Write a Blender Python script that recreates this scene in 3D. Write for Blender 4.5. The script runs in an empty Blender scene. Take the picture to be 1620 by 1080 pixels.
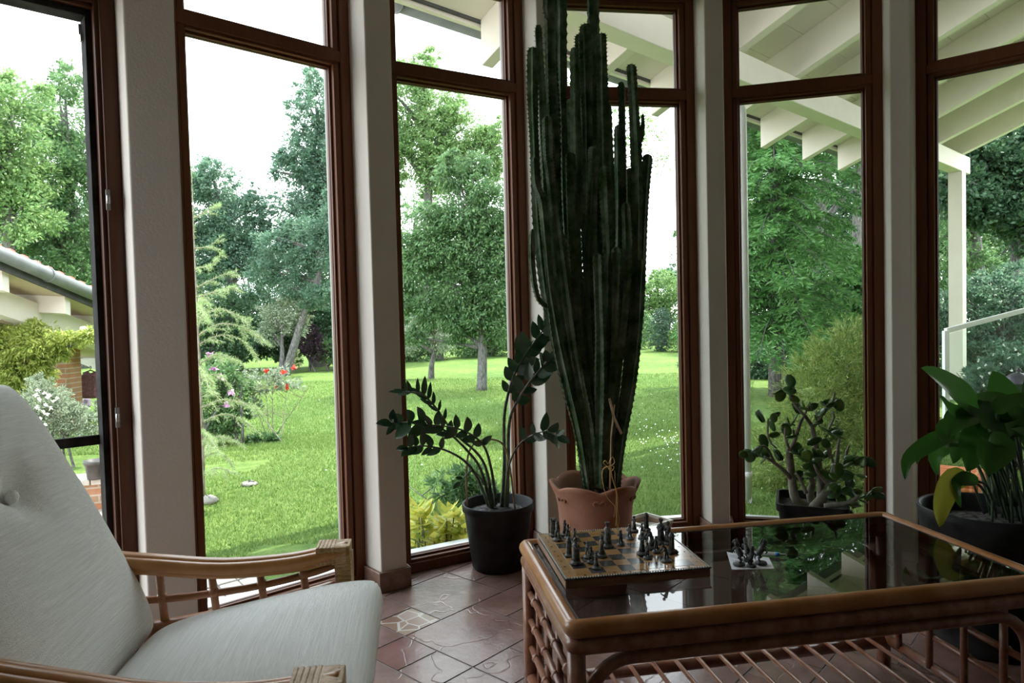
import bpy, math, random
import numpy as np
from mathutils import Vector, Matrix
random.seed(7)
SC = bpy.context.scene
COL = SC.collection
V3 = Vector
# ---------------------------------------------------------------- camera model (measured from the photograph)
F, EYE, CX, CY = 1090.0, 1.15, 810.0, 540.0
ROLL, PITCH = math.atan(0.025), math.atan(-35 / math.hypot(1, .025) / -1090.0)
_s, _c = math.sin(ROLL), math.cos(ROLL)
_sp, _cp = math.sin(-PITCH), math.cos(PITCH)
def ray(x, y):
    dx, dy = x - CX, y - CY
    a, b = dx * _c - dy * _s, -dx * _s - dy * _c
    return (a, F * _cp - b * _sp, F * _sp + b * _cp)
def on_z(x, y, z):                 # the point of height z seen in that direction
    r = ray(x, y); t = (z - EYE) / r[2]
    return V3((r[0] * t, r[1] * t, z))
def at(x, y, d):                   # the point at distance d (metres in front of the camera)
    r = ray(x, y); t = d / r[1]
    return V3((r[0] * t, d, EYE + r[2] * t))

# ---------------------------------------------------------------- materials
def new_mat(name):
    m = bpy.data.materials.new(name); m.use_nodes = True
    nt = m.node_tree; b = nt.nodes['Principled BSDF']
    return m, nt, b
def link(nt, a, b): nt.links.new(a, b)
def coords(nt, kind='Object', scale=(1, 1, 1)):
    tc = nt.nodes.new('ShaderNodeTexCoord'); mp = nt.nodes.new('ShaderNodeMapping')
    mp.inputs['Scale'].default_value = scale
    link(nt, tc.outputs[kind], mp.inputs['Vector'])
    return mp.outputs['Vector']
def ramp(nt, fac, stops):
    r = nt.nodes.new('ShaderNodeValToRGB'); e = r.color_ramp.elements
    while len(e) < len(stops): e.new(0.5)
    for k, (p, c) in enumerate(stops):
        e[k].position = p; e[k].color = (*c, 1)
    link(nt, fac, r.inputs['Fac'])
    return r.outputs['Color']
def noise(nt, vec, scale, detail=4, rough=.6):
    n = nt.nodes.new('ShaderNodeTexNoise')
    n.inputs['Scale'].default_value = scale; n.inputs['Detail'].default_value = detail; n.inputs['Roughness'].default_value = rough
    if vec is not None: link(nt, vec, n.inputs['Vector'])
    return n.outputs['Fac']
def bump(nt, b, h, strength, dist=.01):
    bp = nt.nodes.new('ShaderNodeBump'); bp.inputs['Strength'].default_value = strength; bp.inputs['Distance'].default_value = dist
    link(nt, h, bp.inputs['Height']); link(nt, bp.outputs['Normal'], b.inputs['Normal'])
def lerp3(a, b, t): return tuple(a[i] + (b[i] - a[i]) * t for i in range(3))
def mat(name, col, rough=.5, metal=0.0, var=.15, nscale=8, stretch=(1, 1, 1), bmp=0.0, bscale=None, coat=0.0, spec=.5, kind='Object', dark=None):
    m, nt, b = new_mat(name)
    b.inputs['Roughness'].default_value = rough; b.inputs['Metallic'].default_value = metal
    b.inputs['Specular IOR Level'].default_value = spec
    if coat: b.inputs['Coat Weight'].default_value = coat; b.inputs['Coat Roughness'].default_value = .12
    v = coords(nt, kind, stretch); f = noise(nt, v, nscale)
    lo = dark or lerp3(col, (0, 0, 0), var); hi = lerp3(col, (1, 1, 1), var * .35)
    link(nt, ramp(nt, f, [(.3, lo), (.7, hi)]), b.inputs['Base Color'])
    if bmp: bump(nt, b, noise(nt, v, bscale or nscale * 4), bmp)
    return m
def leaf_mat(name, cols, trans=.3, rough=.45, spec=.4, patch=None):
    m, nt, b = new_mat(name)
    g = nt.nodes.new('ShaderNodeNewGeometry')
    n = len(cols)
    c = ramp(nt, g.outputs['Random Per Island'], [(k / max(1, n - 1), cols[k]) for k in range(n)])
    if patch:                                              # variegation within a leaf
        f = noise(nt, coords(nt, 'Object'), patch[1], 2)
        r = ramp(nt, f, [(.5, (0, 0, 0)), (.58, (1, 1, 1))])
        mx = nt.nodes.new('ShaderNodeMix'); mx.data_type = 'RGBA'
        link(nt, r, mx.inputs['Factor']); link(nt, c, mx.inputs['A']); mx.inputs['B'].default_value = (*patch[0], 1); c = mx.outputs['Result']
    link(nt, c, b.inputs['Base Color'])
    b.inputs['Roughness'].default_value = rough; b.inputs['Specular IOR Level'].default_value = spec
    tr = nt.nodes.new('ShaderNodeBsdfTranslucent'); link(nt, c, tr.inputs['Color'])
    ms = nt.nodes.new('ShaderNodeMixShader'); ms.inputs['Fac'].default_value = trans
    link(nt, b.outputs['BSDF'], ms.inputs[1]); link(nt, tr.outputs['BSDF'], ms.inputs[2])
    link(nt, ms.outputs['Shader'], nt.nodes['Material Output'].inputs['Surface'])
    return m
def glass_mat(name, tint, ior=1.5, rough=0.0):
    m = bpy.data.materials.new(name); m.use_nodes = True; nt = m.node_tree; nt.nodes.clear()
    o = nt.nodes.new('ShaderNodeOutputMaterial'); t = nt.nodes.new('ShaderNodeBsdfTransparent'); g = nt.nodes.new('ShaderNodeBsdfGlossy')
    fr = nt.nodes.new('ShaderNodeFresnel'); fr.inputs['IOR'].default_value = ior
    t.inputs['Color'].default_value = (*tint, 1); g.inputs['Roughness'].default_value = rough
    gm = nt.nodes.new('ShaderNodeNewGeometry'); iv = nt.nodes.new('ShaderNodeMath'); iv.operation = 'SUBTRACT'; iv.inputs[0].default_value = 1; link(nt, gm.outputs['Backfacing'], iv.inputs[1])
    pr = nt.nodes.new('ShaderNodeMath'); pr.operation = 'MULTIPLY'; link(nt, fr.outputs['Fac'], pr.inputs[0]); link(nt, iv.outputs[0], pr.inputs[1])   # one reflection per pane, at its front face
    ms = nt.nodes.new('ShaderNodeMixShader'); link(nt, pr.outputs[0], ms.inputs['Fac'])
    link(nt, t.outputs['BSDF'], ms.inputs[1]); link(nt, g.outputs['BSDF'], ms.inputs[2]); link(nt, ms.outputs['Shader'], o.inputs['Surface'])
    return m

MT = {}
MT['plaster'] = mat('plaster', (.70, .66, .60), .9, var=.04, nscale=3, bmp=.12, bscale=120)
MT['plaster_out'] = mat('render_outside', (.78, .76, .70), .9, var=.05, nscale=4)
MT['ceiling'] = mat('ceiling_paint', (.78, .76, .72), .9, var=.03)
MT['inner_wall'] = mat('inner_wall_paint', (.46, .43, .39), .9, var=.06)
MT['window_wood'] = mat('window_wood', (.140, .040, .010), .5, var=.05, nscale=5, stretch=(9, 9, .8), spec=.3)
MT['door_wood'] = mat('door_wood', (.085, .024, .006), .5, var=.05, nscale=5, stretch=(9, 9, .8), spec=.3)
MT['seal'] = mat('black_rubber', (.012, .012, .013), .6)
MT['black_alu'] = mat('black_aluminium', (.008, .008, .008), .85, spec=.05)
MT['alu'] = mat('silver_aluminium', (.62, .64, .66), .35, .6, var=.06)
MT['white_metal'] = mat('white_lacquer', (.74, .76, .76), .4, var=.04)
MT['chrome'] = mat('grey_steel', (.42, .42, .42), .3, .9, var=.05)
MT['base_tile'] = mat('baseboard_tile', (.20, .085, .045), .4, var=.35, nscale=14)
MT['pane'] = glass_mat('window_glass', (.97, .985, .975), 1.35)
MT['smoked'] = glass_mat('smoked_glass', (.48, .475, .465), 1.6)
MT['clear'] = glass_mat('clear_glass', (.92, .96, .95), 1.3)
MT['white_wood'] = mat('white_painted_wood', (.74, .685, .62), .55, var=.06, nscale=5, stretch=(1, 1, 1))
MT['white_board'] = mat('white_painted_board', (.70, .645, .58), .6, var=.06, nscale=2)
MT['zinc'] = mat('zinc_gutter', (.17, .185, .19), .6, .2, var=.15, nscale=6)
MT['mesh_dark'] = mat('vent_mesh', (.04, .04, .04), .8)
MT['red_tile'] = mat('red_roof_tile', (.42, .06, .035), .6, var=.2, nscale=12)
MT['soffit'] = mat('beige_board', (.60, .48, .36), .7, var=.1, nscale=5, stretch=(1, 6, 1))
MT['rattan'] = mat('rattan_cane', (.22, .056, .008), .3, var=.28, nscale=9, stretch=(3, 3, 3), coat=.25, bmp=.05, bscale=60)
MT['rattan_pale'] = mat('rattan_pale', (.36, .125, .016), .30, var=.25, nscale=9, coat=.25)
MT['chair_cane'] = mat('chair_cane_golden', (.50, .21, .040), .32, var=.22, nscale=9, coat=.2)
MT['chair_rod'] = mat('chair_cane_brown', (.34, .115, .022), .32, var=.25, nscale=9, coat=.2)
MT['binding'] = mat('cane_binding', (.50, .26, .045), .45, var=.45, nscale=40, stretch=(1, 1, 6), bmp=.3, bscale=90)
MT['black_pot'] = mat('black_plastic', (.004, .004, .0045), .55, var=.1, spec=.14)
MT['soil'] = mat('potting_soil', (.018, .012, .008), .95, var=.5, nscale=60, bmp=.8, bscale=90, spec=.04)
MT['terracotta'] = mat('terracotta', (.34, .115, .045), .8, var=.3, nscale=7, bmp=.1, bscale=50)
MT['cream_glaze'] = mat('cream_ceramic', (.72, .68, .60), .35, var=.08)
MT['tan_clay'] = mat('tan_clay', (.42, .26, .17), .7, var=.2)
MT['cactus'] = mat('cactus_skin', (.022, .072, .010), .7, var=.35, nscale=14, spec=.06)
MT['spine'] = mat('cactus_spine', (.10, .05, .035), .6)
MT['cork'] = mat('cactus_cork', (.05, .04, .016), .8, var=.5, nscale=20)
MT['stick'] = mat('bamboo_stick', (.42, .26, .12), .6, var=.3, nscale=20)
MT['ribbon'] = mat('raffia_ribbon', (.72, .46, .10), .5, var=.25, nscale=30)
MT['zz_leaf'] = leaf_mat('zz_leaf', [(.012, .035, .016), (.02, .055, .022), (.03, .07, .028)], .12, .22, .7)
MT['zz_stem'] = mat('zz_stem', (.045, .075, .025), .45, var=.4, nscale=30)
MT['spath_leaf'] = leaf_mat('peace_lily_leaf', [(.018, .07, .012), (.032, .11, .018), (.05, .145, .022)], .5, .3, .5)
MT['spath_yellow'] = leaf_mat('yellowing_leaf', [(.30, .30, .03), (.34, .34, .04)], .4, .35, .4)
MT['spath_stem'] = mat('peace_lily_stem', (.03, .075, .02), .45, var=.3)
MT['jade_leaf'] = leaf_mat('jade_leaf', [(.04, .11, .03), (.06, .15, .035), (.10, .18, .03)], .25, .3, .5)
MT['jade_bark'] = mat('jade_bark', (.20, .18, .125), .75, var=.35, nscale=25, bmp=.3, bscale=60)
MT['board_light'] = mat('board_tan_wood', (.34, .165, .035), .22, var=.22, nscale=14, stretch=(1, 8, 1), coat=.6)
MT['board_dark'] = mat('board_dark_wood', (.014, .011, .009), .2, var=.2, nscale=30, coat=.6)
MT['board_side'] = mat('board_side_wood', (.27, .115, .035), .35, var=.35, nscale=8, stretch=(1, 1, 10))
MT['bead'] = mat('white_bead_inlay', (.75, .72, .64), .3)
MT['pewter'] = mat('dark_pewter', (.008, .008, .009), .5, .0, var=.4, nscale=120, spec=.25)
MT['bronze'] = mat('greenish_bronze', (.013, .014, .010), .5, .0, var=.45, nscale=120, spec=.3)
MT['paper'] = mat('white_paper', (.80, .80, .86), .8, var=.02)
MT['ink'] = mat('blue_ink', (.03, .05, .25), .7)
MT['pen_white'] = mat('white_pen_plastic', (.72, .74, .76), .3, var=.03)
MT['pen_blue'] = mat('blue_pen_ring', (.03, .22, .50), .3, var=.03)
MT['brick'] = None; MT['floor'] = None

# ---------------------------------------------------------------- mesh builder
class MB:
    def __init__(s): s.v = []; s.f = []; s.m = []; s.sm = []
    def add(s, vs, fs, mi=0, smooth=False):
        b = len(s.v); s.v.extend(tuple(p) for p in vs)
        for f in fs: s.f.append(tuple(b + i for i in f)); s.m.append(mi); s.sm.append(smooth)
        return s
    def box(s, lo, hi, mi=0, M=None):
        (x0, y0, z0), (x1, y1, z1) = lo, hi
        vs = [(x0, y0, z0), (x1, y0, z0), (x1, y1, z0), (x0, y1, z0), (x0, y0, z1), (x1, y0, z1), (x1, y1, z1), (x0, y1, z1)]
        if M is not None: vs = [M @ V3(p) for p in vs]
        return s.add(vs, [(0, 3, 2, 1), (4, 5, 6, 7), (0, 1, 5, 4), (1, 2, 6, 5), (2, 3, 7, 6), (3, 0, 4, 7)], mi)
    def prism(s, poly, z0, z1, mi=0):
        n = len(poly)
        vs = [(p[0], p[1], z0) for p in poly] + [(p[0], p[1], z1) for p in poly]
        fs = [tuple(range(n - 1, -1, -1)), tuple(range(n, 2 * n))] + [(i, (i + 1) % n, n + (i + 1) % n, n + i) for i in range(n)]
        return s.add(vs, fs, mi)
    def beam(s, a, b, w, h, mi=0, up=(0, 0, 1)):           # box bar from a to b, w sideways, h along up
        a, b = V3(a), V3(b); t = (b - a).normalized(); sd = t.cross(V3(up)).normalized(); u = sd.cross(t)
        vs = [p + sd * (i * w / 2) + u * (j * h / 2) for p in (a, b) for i, j in ((-1, -1), (1, -1), (1, 1), (-1, 1))]
        return s.add(vs, [(0, 3, 2, 1), (4, 5, 6, 7), (0, 1, 5, 4), (1, 2, 6, 5), (2, 3, 7, 6), (3, 0, 4, 7)], mi)
    def tube(s, pts, r, n=8, mi=0, cap=True, smooth=True, flat=1.0):
        pts = [V3(p) for p in pts]; k = len(pts)
        rs = r if isinstance(r, (list, tuple)) else [r] * k
        u = None; vs = []
        for i, p in enumerate(pts):
            t = (pts[min(i + 1, k - 1)] - pts[max(i - 1, 0)])
            t = t.normalized() if t.length > 1e-9 else V3((0, 0, 1))
            if u is None:
                u = t.orthogonal().normalized() if abs(t.z) > .95 else t.cross(V3((0, 0, 1))).normalized()
            else:
                u = u - t * u.dot(t); u = u.normalized() if u.length > 1e-6 else t.orthogonal().normalized()
            w = t.cross(u)
            for j in range(n):
                a = 2 * math.pi * j / n
                vs.append(p + u * (math.cos(a) * rs[i]) + w * (math.sin(a) * rs[i] * flat))
        fs = [(i * n + j, i * n + (j + 1) % n, (i + 1) * n + (j + 1) % n, (i + 1) * n + j) for i in range(k - 1) for j in range(n)]
        if cap: fs += [tuple(range(n - 1, -1, -1)), tuple(range((k - 1) * n, k * n))]
        return s.add(vs, fs, mi, smooth)
    def lathe(s, prof, n=24, c=(0, 0, 0), mi=0, smooth=True, fn=None, sx=1, sy=1, caps=True):
        k = len(prof); vs = []
        for i, (r, z) in enumerate(prof):
            for j in range(n):
                a = 2 * math.pi * j / n
                rr, zz = fn(r, z, a, i) if fn else (r, z)
                vs.append((c[0] + rr * math.cos(a) * sx, c[1] + rr * math.sin(a) * sy, c[2] + zz))
        fs = [(i * n + j, i * n + (j + 1) % n, (i + 1) * n + (j + 1) % n, (i + 1) * n + j) for i in range(k - 1) for j in range(n)]
        if caps and prof[0][0] > 1e-6: fs.append(tuple(range(n - 1, -1, -1)))
        if caps and prof[-1][0] > 1e-6: fs.append(tuple(range((k - 1) * n, k * n)))
        return s.add(vs, fs, mi, smooth)
    def ball(s, c, r, n=10, mi=0, sz=1.0):
        rr = r if isinstance(r, (tuple, list)) else (r, r, r)
        k = max(4, n // 2)
        vs, fs = [], []
        for i in range(k + 1):
            t = math.pi * i / k
            for j in range(n):
                a = 2 * math.pi * j / n
                vs.append((c[0] + rr[0] * math.sin(t) * math.cos(a), c[1] + rr[1] * math.sin(t) * math.sin(a), c[2] - rr[2] * math.cos(t)))
        fs = [(i * n + j, i * n + (j + 1) % n, (i + 1) * n + (j + 1) % n, (i + 1) * n + j) for i in range(k) for j in range(n)]
        return s.add(vs, fs, mi, True)
    def leaf(s, p, d, nrm, L, W, mi=0, curl=.0, fold=.25, k=5, shape=None):
        p, d = V3(p), V3(d).normalized(); nrm = V3(nrm); sd = d.cross(nrm)
        sd = sd.normalized() if sd.length > 1e-6 else d.orthogonal().normalized()
        nrm = sd.cross(d).normalized(); vs = []; q = p.copy(); step = L / k
        for i in range(k + 1):
            t = i / k
            w = W / 2 * ((shape(t)) if shape else math.sin(math.pi * min(1, t ** .8)) ** .9 if 0 < t < 1 else 0)
            w = max(w, W * .015)
            vs += [q + sd * w + nrm * (fold * w), q, q - sd * w + nrm * (fold * w)]
            q = q + d * step
            ax = Matrix.Rotation(curl / k, 3, sd); d = ax @ d; nrm = ax @ nrm
        fs = []
        for i in range(k):
            a = 3 * i
            fs += [(a, a + 1, a + 4, a + 3), (a + 1, a + 2, a + 5, a + 4)]
        return s.add(vs, fs, mi, True)
    def build(s, name, mats, parent=None, loc=None, bevel=0.0, seg=2, subsurf=0, rot=0.0, world=False):
        me = bpy.data.meshes.new(name)
        vs = s.v
        o = bpy.data.objects.new(name, me); COL.objects.link(o)
        if parent is None and loc is not None:
            R = Matrix.Rotation(-rot, 3, 'Z'); L = V3(loc)
            if not world: vs = [R @ (V3(p) - L) for p in vs]
            o.location = L; o.rotation_euler = (0, 0, rot)
        me.from_pydata([tuple(p) for p in vs], [], s.f)
        for m in (mats if isinstance(mats, (list, tuple)) else [mats]): me.materials.append(m)
        me.polygons.foreach_set('material_index', s.m); me.polygons.foreach_set('use_smooth', s.sm)
        me.update()
        if parent is not None:
            o.parent = parent
            if world: o.matrix_parent_inverse = parent_matrix(parent).inverted()
        if bevel:
            b = o.modifiers.new('bevel', 'BEVEL'); b.width = bevel; b.segments = seg; b.limit_method = 'ANGLE'; b.angle_limit = math.radians(50)
        if subsurf:
            q = o.modifiers.new('subsurf', 'SUBSURF'); q.levels = subsurf; q.render_levels = subsurf
        return o
def parent_matrix(o):
    m = Matrix.LocRotScale(o.location, o.rotation_euler, o.scale)
    return (parent_matrix(o.parent) @ o.matrix_parent_inverse @ m) if o.parent else m
def np_mesh(name, v, f, mats, parent=None, world=True, loc=None, mi=None):
    me = bpy.data.meshes.new(name); k = f.shape[1]
    v = np.asarray(v, dtype=np.float32)
    if loc is not None and parent is None: v = v - np.array(loc, dtype=np.float32)
    me.vertices.add(len(v)); me.vertices.foreach_set('co', v.ravel())
    me.loops.add(f.size); me.loops.foreach_set('vertex_index', f.astype(np.int32).ravel())
    me.polygons.add(len(f)); me.polygons.foreach_set('loop_start', np.arange(0, f.size, k, dtype=np.int32))
    for m in (mats if isinstance(mats, (list, tuple)) else [mats]): me.materials.append(m)
    if mi is not None: me.polygons.foreach_set('material_index', mi.astype(np.int32))
    me.update(calc_edges=True); me.validate()
    o = bpy.data.objects.new(name, me); COL.objects.link(o)
    if parent is not None:
        o.parent = parent
        if world: o.matrix_parent_inverse = parent_matrix(parent).inverted()
    elif loc is not None: o.location = loc
    return o
def tag(o, label=None, cat=None, group=None, kind=None):
    if label: o['label'] = label
    if cat: o['category'] = cat
    if group: o['group'] = group
    if kind: o['kind'] = kind
    return o
def thing(name, label, cat, loc=(0, 0, 0), rz=0.0, group=None):
    o = bpy.data.objects.new(name, None); COL.objects.link(o); o.empty_display_size = .1
    o.location = loc; o.rotation_euler = (0, 0, rz)
    return tag(o, label, cat, group)
def struct(o, label=None): 
    o['kind'] = 'structure'
    if label: o['label'] = label
    return o
def spline(pts, n):
    pts = [V3(p) for p in pts]; k = len(pts) - 1; out = []
    for i in range(n + 1):
        t = i / n * k; j = min(int(t), k - 1); u = t - j
        p0, p1, p2, p3 = pts[max(j - 1, 0)], pts[j], pts[j + 1], pts[min(j + 2, k)]
        out.append(.5 * ((2 * p1) + (p2 - p0) * u + (2 * p0 - 5 * p1 + 4 * p2 - p3) * u * u + (3 * p1 - p0 - 3 * p2 + p3) * u ** 3))
    return out
# ================================================================= the room
def d2(a): return V3((math.cos(math.radians(a)), math.sin(math.radians(a)), 0))
ZB, ZT, ZU, ZTOP, ZFR, ZC = .07, 2.24, 2.33, 2.72, 2.80, 3.02
FW, REC, OUT = .085, .19, .14
def facet(L, R):
    L, R = V3((*L, 0)), V3((*R, 0)); u = (R - L).normalized()
    return dict(L=L, R=R, u=u, n=V3((u.y, -u.x, 0)))           # n points into the room
FAC = [facet((-2.819, 1.253), (-1.480, 2.456)), facet((-1.199, 2.610), (-.770, 2.992)), facet((-.503, 3.175), (-.012, 3.455)),  # the first facet, the door, is widened out of view to light the chair
       facet((.312, 3.567), (.885, 3.650)), facet((1.219, 3.639), (1.779, 3.488)), facet((2.068, 3.333), (2.515, 2.963))]
W = MT['window_wood']; MT['rail'] = mat('grey_rail', (.30, .30, .29), .5, var=.04)
def frame_M(fc): return Matrix(((fc['u'].x, -fc['n'].x, 0, fc['L'].x), (fc['u'].y, -fc['n'].y, 0, fc['L'].y), (0, 0, 1, 0), (0, 0, 0, 1)))
def ring(mb, x0, x1, z0, z1, w, y0, y1, mi=0, bw=None):        # rectangular frame, member width w, from depth y0 (room side) to y1
    bw = bw or w
    mb.box((x0, y0, z0), (x0 + w, y1, z1), mi); mb.box((x1 - w, y0, z0), (x1, y1, z1), mi)
    mb.box((x0 + w, y0, z1 - w), (x1 - w, y1, z1), mi); mb.box((x0 + w, y0, z0), (x1 - w, y1, z0 + bw), mi)
def empty_M(name, Mx, label, kind='structure'):
    o = bpy.data.objects.new(name, None); COL.objects.link(o); o.empty_display_size = .1
    o.location = Mx.to_translation(); o.rotation_euler = (0, 0, Mx.to_euler().z)
    o['kind'] = kind; o['label'] = label
    return o
WLAB = ['', 'tall brown wooden window behind the white armchair, second from the left', 'tall brown wooden window behind the black pot of glossy arching stems',
        'tall brown wooden window behind the cactus in the terracotta pot', 'tall brown wooden window behind the small jade tree', 'tall brown wooden window behind the broad-leaved peace lily']
for i, fc in enumerate(FAC):
    Mx = frame_M(fc); w = (fc['R'] - fc['L']).length
    if i == 0: continue
    root = empty_M('window_%d' % i, Mx, WLAB[i])
    mb = MB(); ring(mb, -FW, w + FW, 0, ZFR, .046, -.06, .02); mb.box((-.04, -.06, ZT + .022), (w + .04, .02, ZU - .022))
    mb.build('window_frame', W, root, bevel=.004)
    for nm, z0, z1 in (('lower_sash', ZB, ZT), ('upper_sash', ZU, ZTOP)):
        mb = MB(); e = .036
        ring(mb, -e, w + e, z0 - min(e, .036), z1 + e, e - .010, -.050, .014)
        ring(mb, -.011, w + .011, z0 - .011, z1 + .011, .011, -.026, .012)
        sash = mb.build(nm, W, root, bevel=.003)
        mb = MB(); mb.box((-.004, -.006, z0 - .004), (w + .004, -.001, z1 + .004)); mb.build('pane', MT['pane'], sash)
        mb = MB(); ring(mb, -.003, w + .003, z0 - .003, z1 + .003, .005, -.0105, -.0065); mb.build('glazing_seal', MT['seal'], sash)
    mb = MB(); mb.box((-.07, .016, .010), (w + .07, .15, .040)); mb.box((-.005, .016, .04), (w + .005, .032, .066))
    mb.build('window_sill', MT['alu'], root, bevel=.003)
    mb = MB()
    for x0, x1, y0, y1 in ((-.06, -.014, .026, .052), (w + .014, w + .06, .026, .052)): mb.box((x0, y0, .0), (x1, y1, ZFR))
    mb.build('guide_rail', MT['rail'], root, bevel=.003)
# the garden door on the left
fc = FAC[0]; Mx = frame_M(fc); w = (fc['R'] - fc['L']).length
root = empty_M('door_1', Mx, 'brown wooden garden door with black insect screen at the left')
mb = MB(); ring(mb, -FW - .02, w + FW, 0, ZFR, .050, -.085, .02); ring(mb, -FW + .025, w + FW - .045, .03, ZT + .06, .020, -.070, .03)
mb.box((-.06, -.06, ZT + .05), (w + .05, .03, ZFR - .04)); mb.build('door_frame', MT['door_wood'], root, bevel=.004)
mb = MB(); ring(mb, -.040, w + .038, .03, ZT + .040, .015, -.055, .04)
mb.build('door_sash', MT['door_wood'], root, bevel=.003)
mb = MB(); ring(mb, -.024, w + .022, ZB - .022, ZT + .024, .022, -.034, .040); mb.box((-.004, .02, .737), (w + .002, .038, .772))
scr = mb.build('screen_frame', MT['black_alu'], root, bevel=.002)
mb = MB(); mb.box((-.004, .045, ZB - .004), (w + .004, .050, ZT + .004)); mb.build('pane', MT['pane'], root)
for z in (.84, 1.60):
    mb = MB(); mb.box((w + .030, -.096, z - .035), (w + .042, -.086, z + .035)); mb.tube([(w + .036, -.098, z - .014), (w + .036, -.098, z + .014)], .007)
    mb.build('hinge', MT['chrome'], root)
mb = MB(); mb.box((w - .012, .008, ZT - .05), (w - .002, .018, ZT - .015)); mb.box((w - .008, .004, ZT - .075), (w + .002, .018, ZT - .045)); mb.build('latch', MT['chrome'], root)

# pillars between the windows: reveals run back to the frames
PIL = []
def pillar_poly(A, B, fa, fb, out=OUT):
    return [A + fa['n'] * REC, A - fa['n'] * out, B - fb['n'] * out, B + fb['n'] * REC]
k = 0
for i in range(5):
    fa, fb = FAC[i], FAC[i + 1]
    A, B = fa['R'] + fa['u'] * (FW - .001), fb['L'] - fb['u'] * (FW - .001)
    p = pillar_poly(A, B, fa, fb)
    mb = MB(); q = [tuple(x) for x in p]; n = 4
    mb.v = [(x[0], x[1], -.2) for x in q] + [(x[0], x[1], ZC) for x in q]
    mb.f = [(0, 1, 5, 4), (1, 2, 6, 5), (2, 3, 7, 6), (3, 0, 4, 7), (4, 5, 6, 7), (3, 2, 1, 0)]; mb.m = [0] * 6; mb.sm = [False] * 6
    o = mb.build('pillar' if k == 0 else 'pillar.%03d' % k, MT['plaster'], bevel=.006, seg=3); struct(o, 'pale plastered pillar between two tall windows')
    t = .014; mb = MB(); H = .088
    a0, a1, b1, b0 = A + fa['n'] * .062, p[0], p[3], B + fb['n'] * .062
    fr = (b1 - a1).normalized(); fn = V3((fr.y, -fr.x, 0)); 
    if fn.dot(fa['n']) < 0: fn = -fn
    ta, tb = -fa['u'], fb['u']
    a1o = a1 + fn * t + ta * t * 1.0; b1o = b1 + fn * t + tb * t * 1.0
    for s0, s1, s2, s3 in ((a0, a1, a1o, a0 + ta * t), (a1, b1, b1o, a1o), (b1, b0, b0 + tb * t, b1o)):
        mb.prism([s0, s1, s2, s3], 0, H)
    o = mb.build('baseboard_%d' % (i + 1), MT['base_tile'], bevel=.004); struct(o, 'brown tiled baseboard round the foot of a pillar'); k += 1
# plaster above the windows
for i, fc in enumerate(FAC):
    w = (fc['R'] - fc['L']).length; mb = MB()
    mb.box((-FW, -REC, ZFR), (w + FW, OUT, ZC), M=frame_M(fc))
    o = mb.build('trim_%d' % (i + 1), MT['plaster']); struct(o, 'plaster lintel over a tall window')
# rest of the room
uL, nL = FAC[0]['u'], FAC[0]['n']; uR, nR = FAC[5]['u'], FAC[5]['n']
A0 = FAC[0]['L'] - uL * (FW + .02); A1 = A0 - uL * .35
B0 = FAC[5]['R'] + uR * FW; B1 = B0 + uR * 1.1
BY = -3.0
def wall(name, a, b, z0=-.2, z1=ZC, th=.25, lab=None, m=None):
    a, b = V3((a[0], a[1], 0)), V3((b[0], b[1], 0)); u = (b - a).normalized(); n = V3((-u.y, u.x, 0))
    mb = MB(); mb.prism([a, b, b + n * th, a + n * th], z0, z1); o = mb.build(name, m or MT['plaster']); struct(o, lab or 'plain plastered wall of the room'); return o
wall('wall_front_left', A1 + nL * REC, A0 + nL * REC, th=REC + OUT)
wall('wall_left', (A1.x + nL.x * REC, BY), A1 + nL * REC, m=MT['inner_wall'])
wall('wall_front_right', B0 + nR * REC, B1 + nR * REC, th=REC + OUT)
wall('wall_right', B1 + nR * REC, (B1.x + nR.x * REC, BY), m=MT['inner_wall'])
XL, XR = A1.x + nL.x * REC, B1.x + nR.x * REC
wall('wall_back', (XR, BY), (XL, BY), m=MT['inner_wall'])
outer = [(XL - .25, BY - .25), (XR + .25, BY - .25), tuple((B1 - nR * OUT)[:2])] + [tuple((f[e] - f['n'] * OUT + f['u'] * (FW if e == 'R' else -FW))[:2]) for f in FAC[::-1] for e in ('R', 'L')] + [tuple((A1 - nL * OUT)[:2])]
mb = MB(); mb.prism(outer, ZC, ZC + .2); struct(mb.build('ceiling', MT['ceiling']), 'white plaster ceiling')

# floor: stone tiles of several sizes laid diagonally
m, nt, b = new_mat('floor_tile')
g = nt.nodes.new('ShaderNodeNewGeometry'); vec = coords(nt, 'Object')
c1 = ramp(nt, g.outputs['Random Per Island'], [(0, (.19, .115, .10)), (.35, (.27, .185, .16)), (.65, (.25, .16, .14)), (.85, (.30, .22, .19)), (1, (.21, .095, .085))])
n1 = noise(nt, vec, 7, 6, .65); c2 = ramp(nt, n1, [(.3, (.62, .55, .52)), (.7, (1.12, 1.1, 1.1))])
mx = nt.nodes.new('ShaderNodeMix'); mx.data_type = 'RGBA'; mx.blend_type = 'MULTIPLY'; mx.inputs['Factor'].default_value = 1
link(nt, c1, mx.inputs['A']); link(nt, c2, mx.inputs['B']); link(nt, mx.outputs['Result'], b.inputs['Base Color'])
b.inputs['Roughness'].default_value = .22
vo = nt.nodes.new('ShaderNodeTexVoronoi'); vo.feature = 'DISTANCE_TO_EDGE'; vo.inputs['Scale'].default_value = 3.2
nz = nt.nodes.new('ShaderNodeTexNoise'); nz.inputs['Scale'].default_value = 6; link(nt, vec, nz.inputs['Vector'])
ad = nt.nodes.new('ShaderNodeVectorMath'); ad.operation = 'MULTIPLY_ADD'; link(nt, nz.outputs['Color'], ad.inputs[0]); ad.inputs[1].default_value = (.35, .35, .35); link(nt, vec, ad.inputs[2]); link(nt, ad.outputs[0], vo.inputs['Vector'])
cr = ramp(nt, vo.outputs['Distance'], [(0, (0, 0, 0)), (.02, (.8, .8, .8))])
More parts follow.
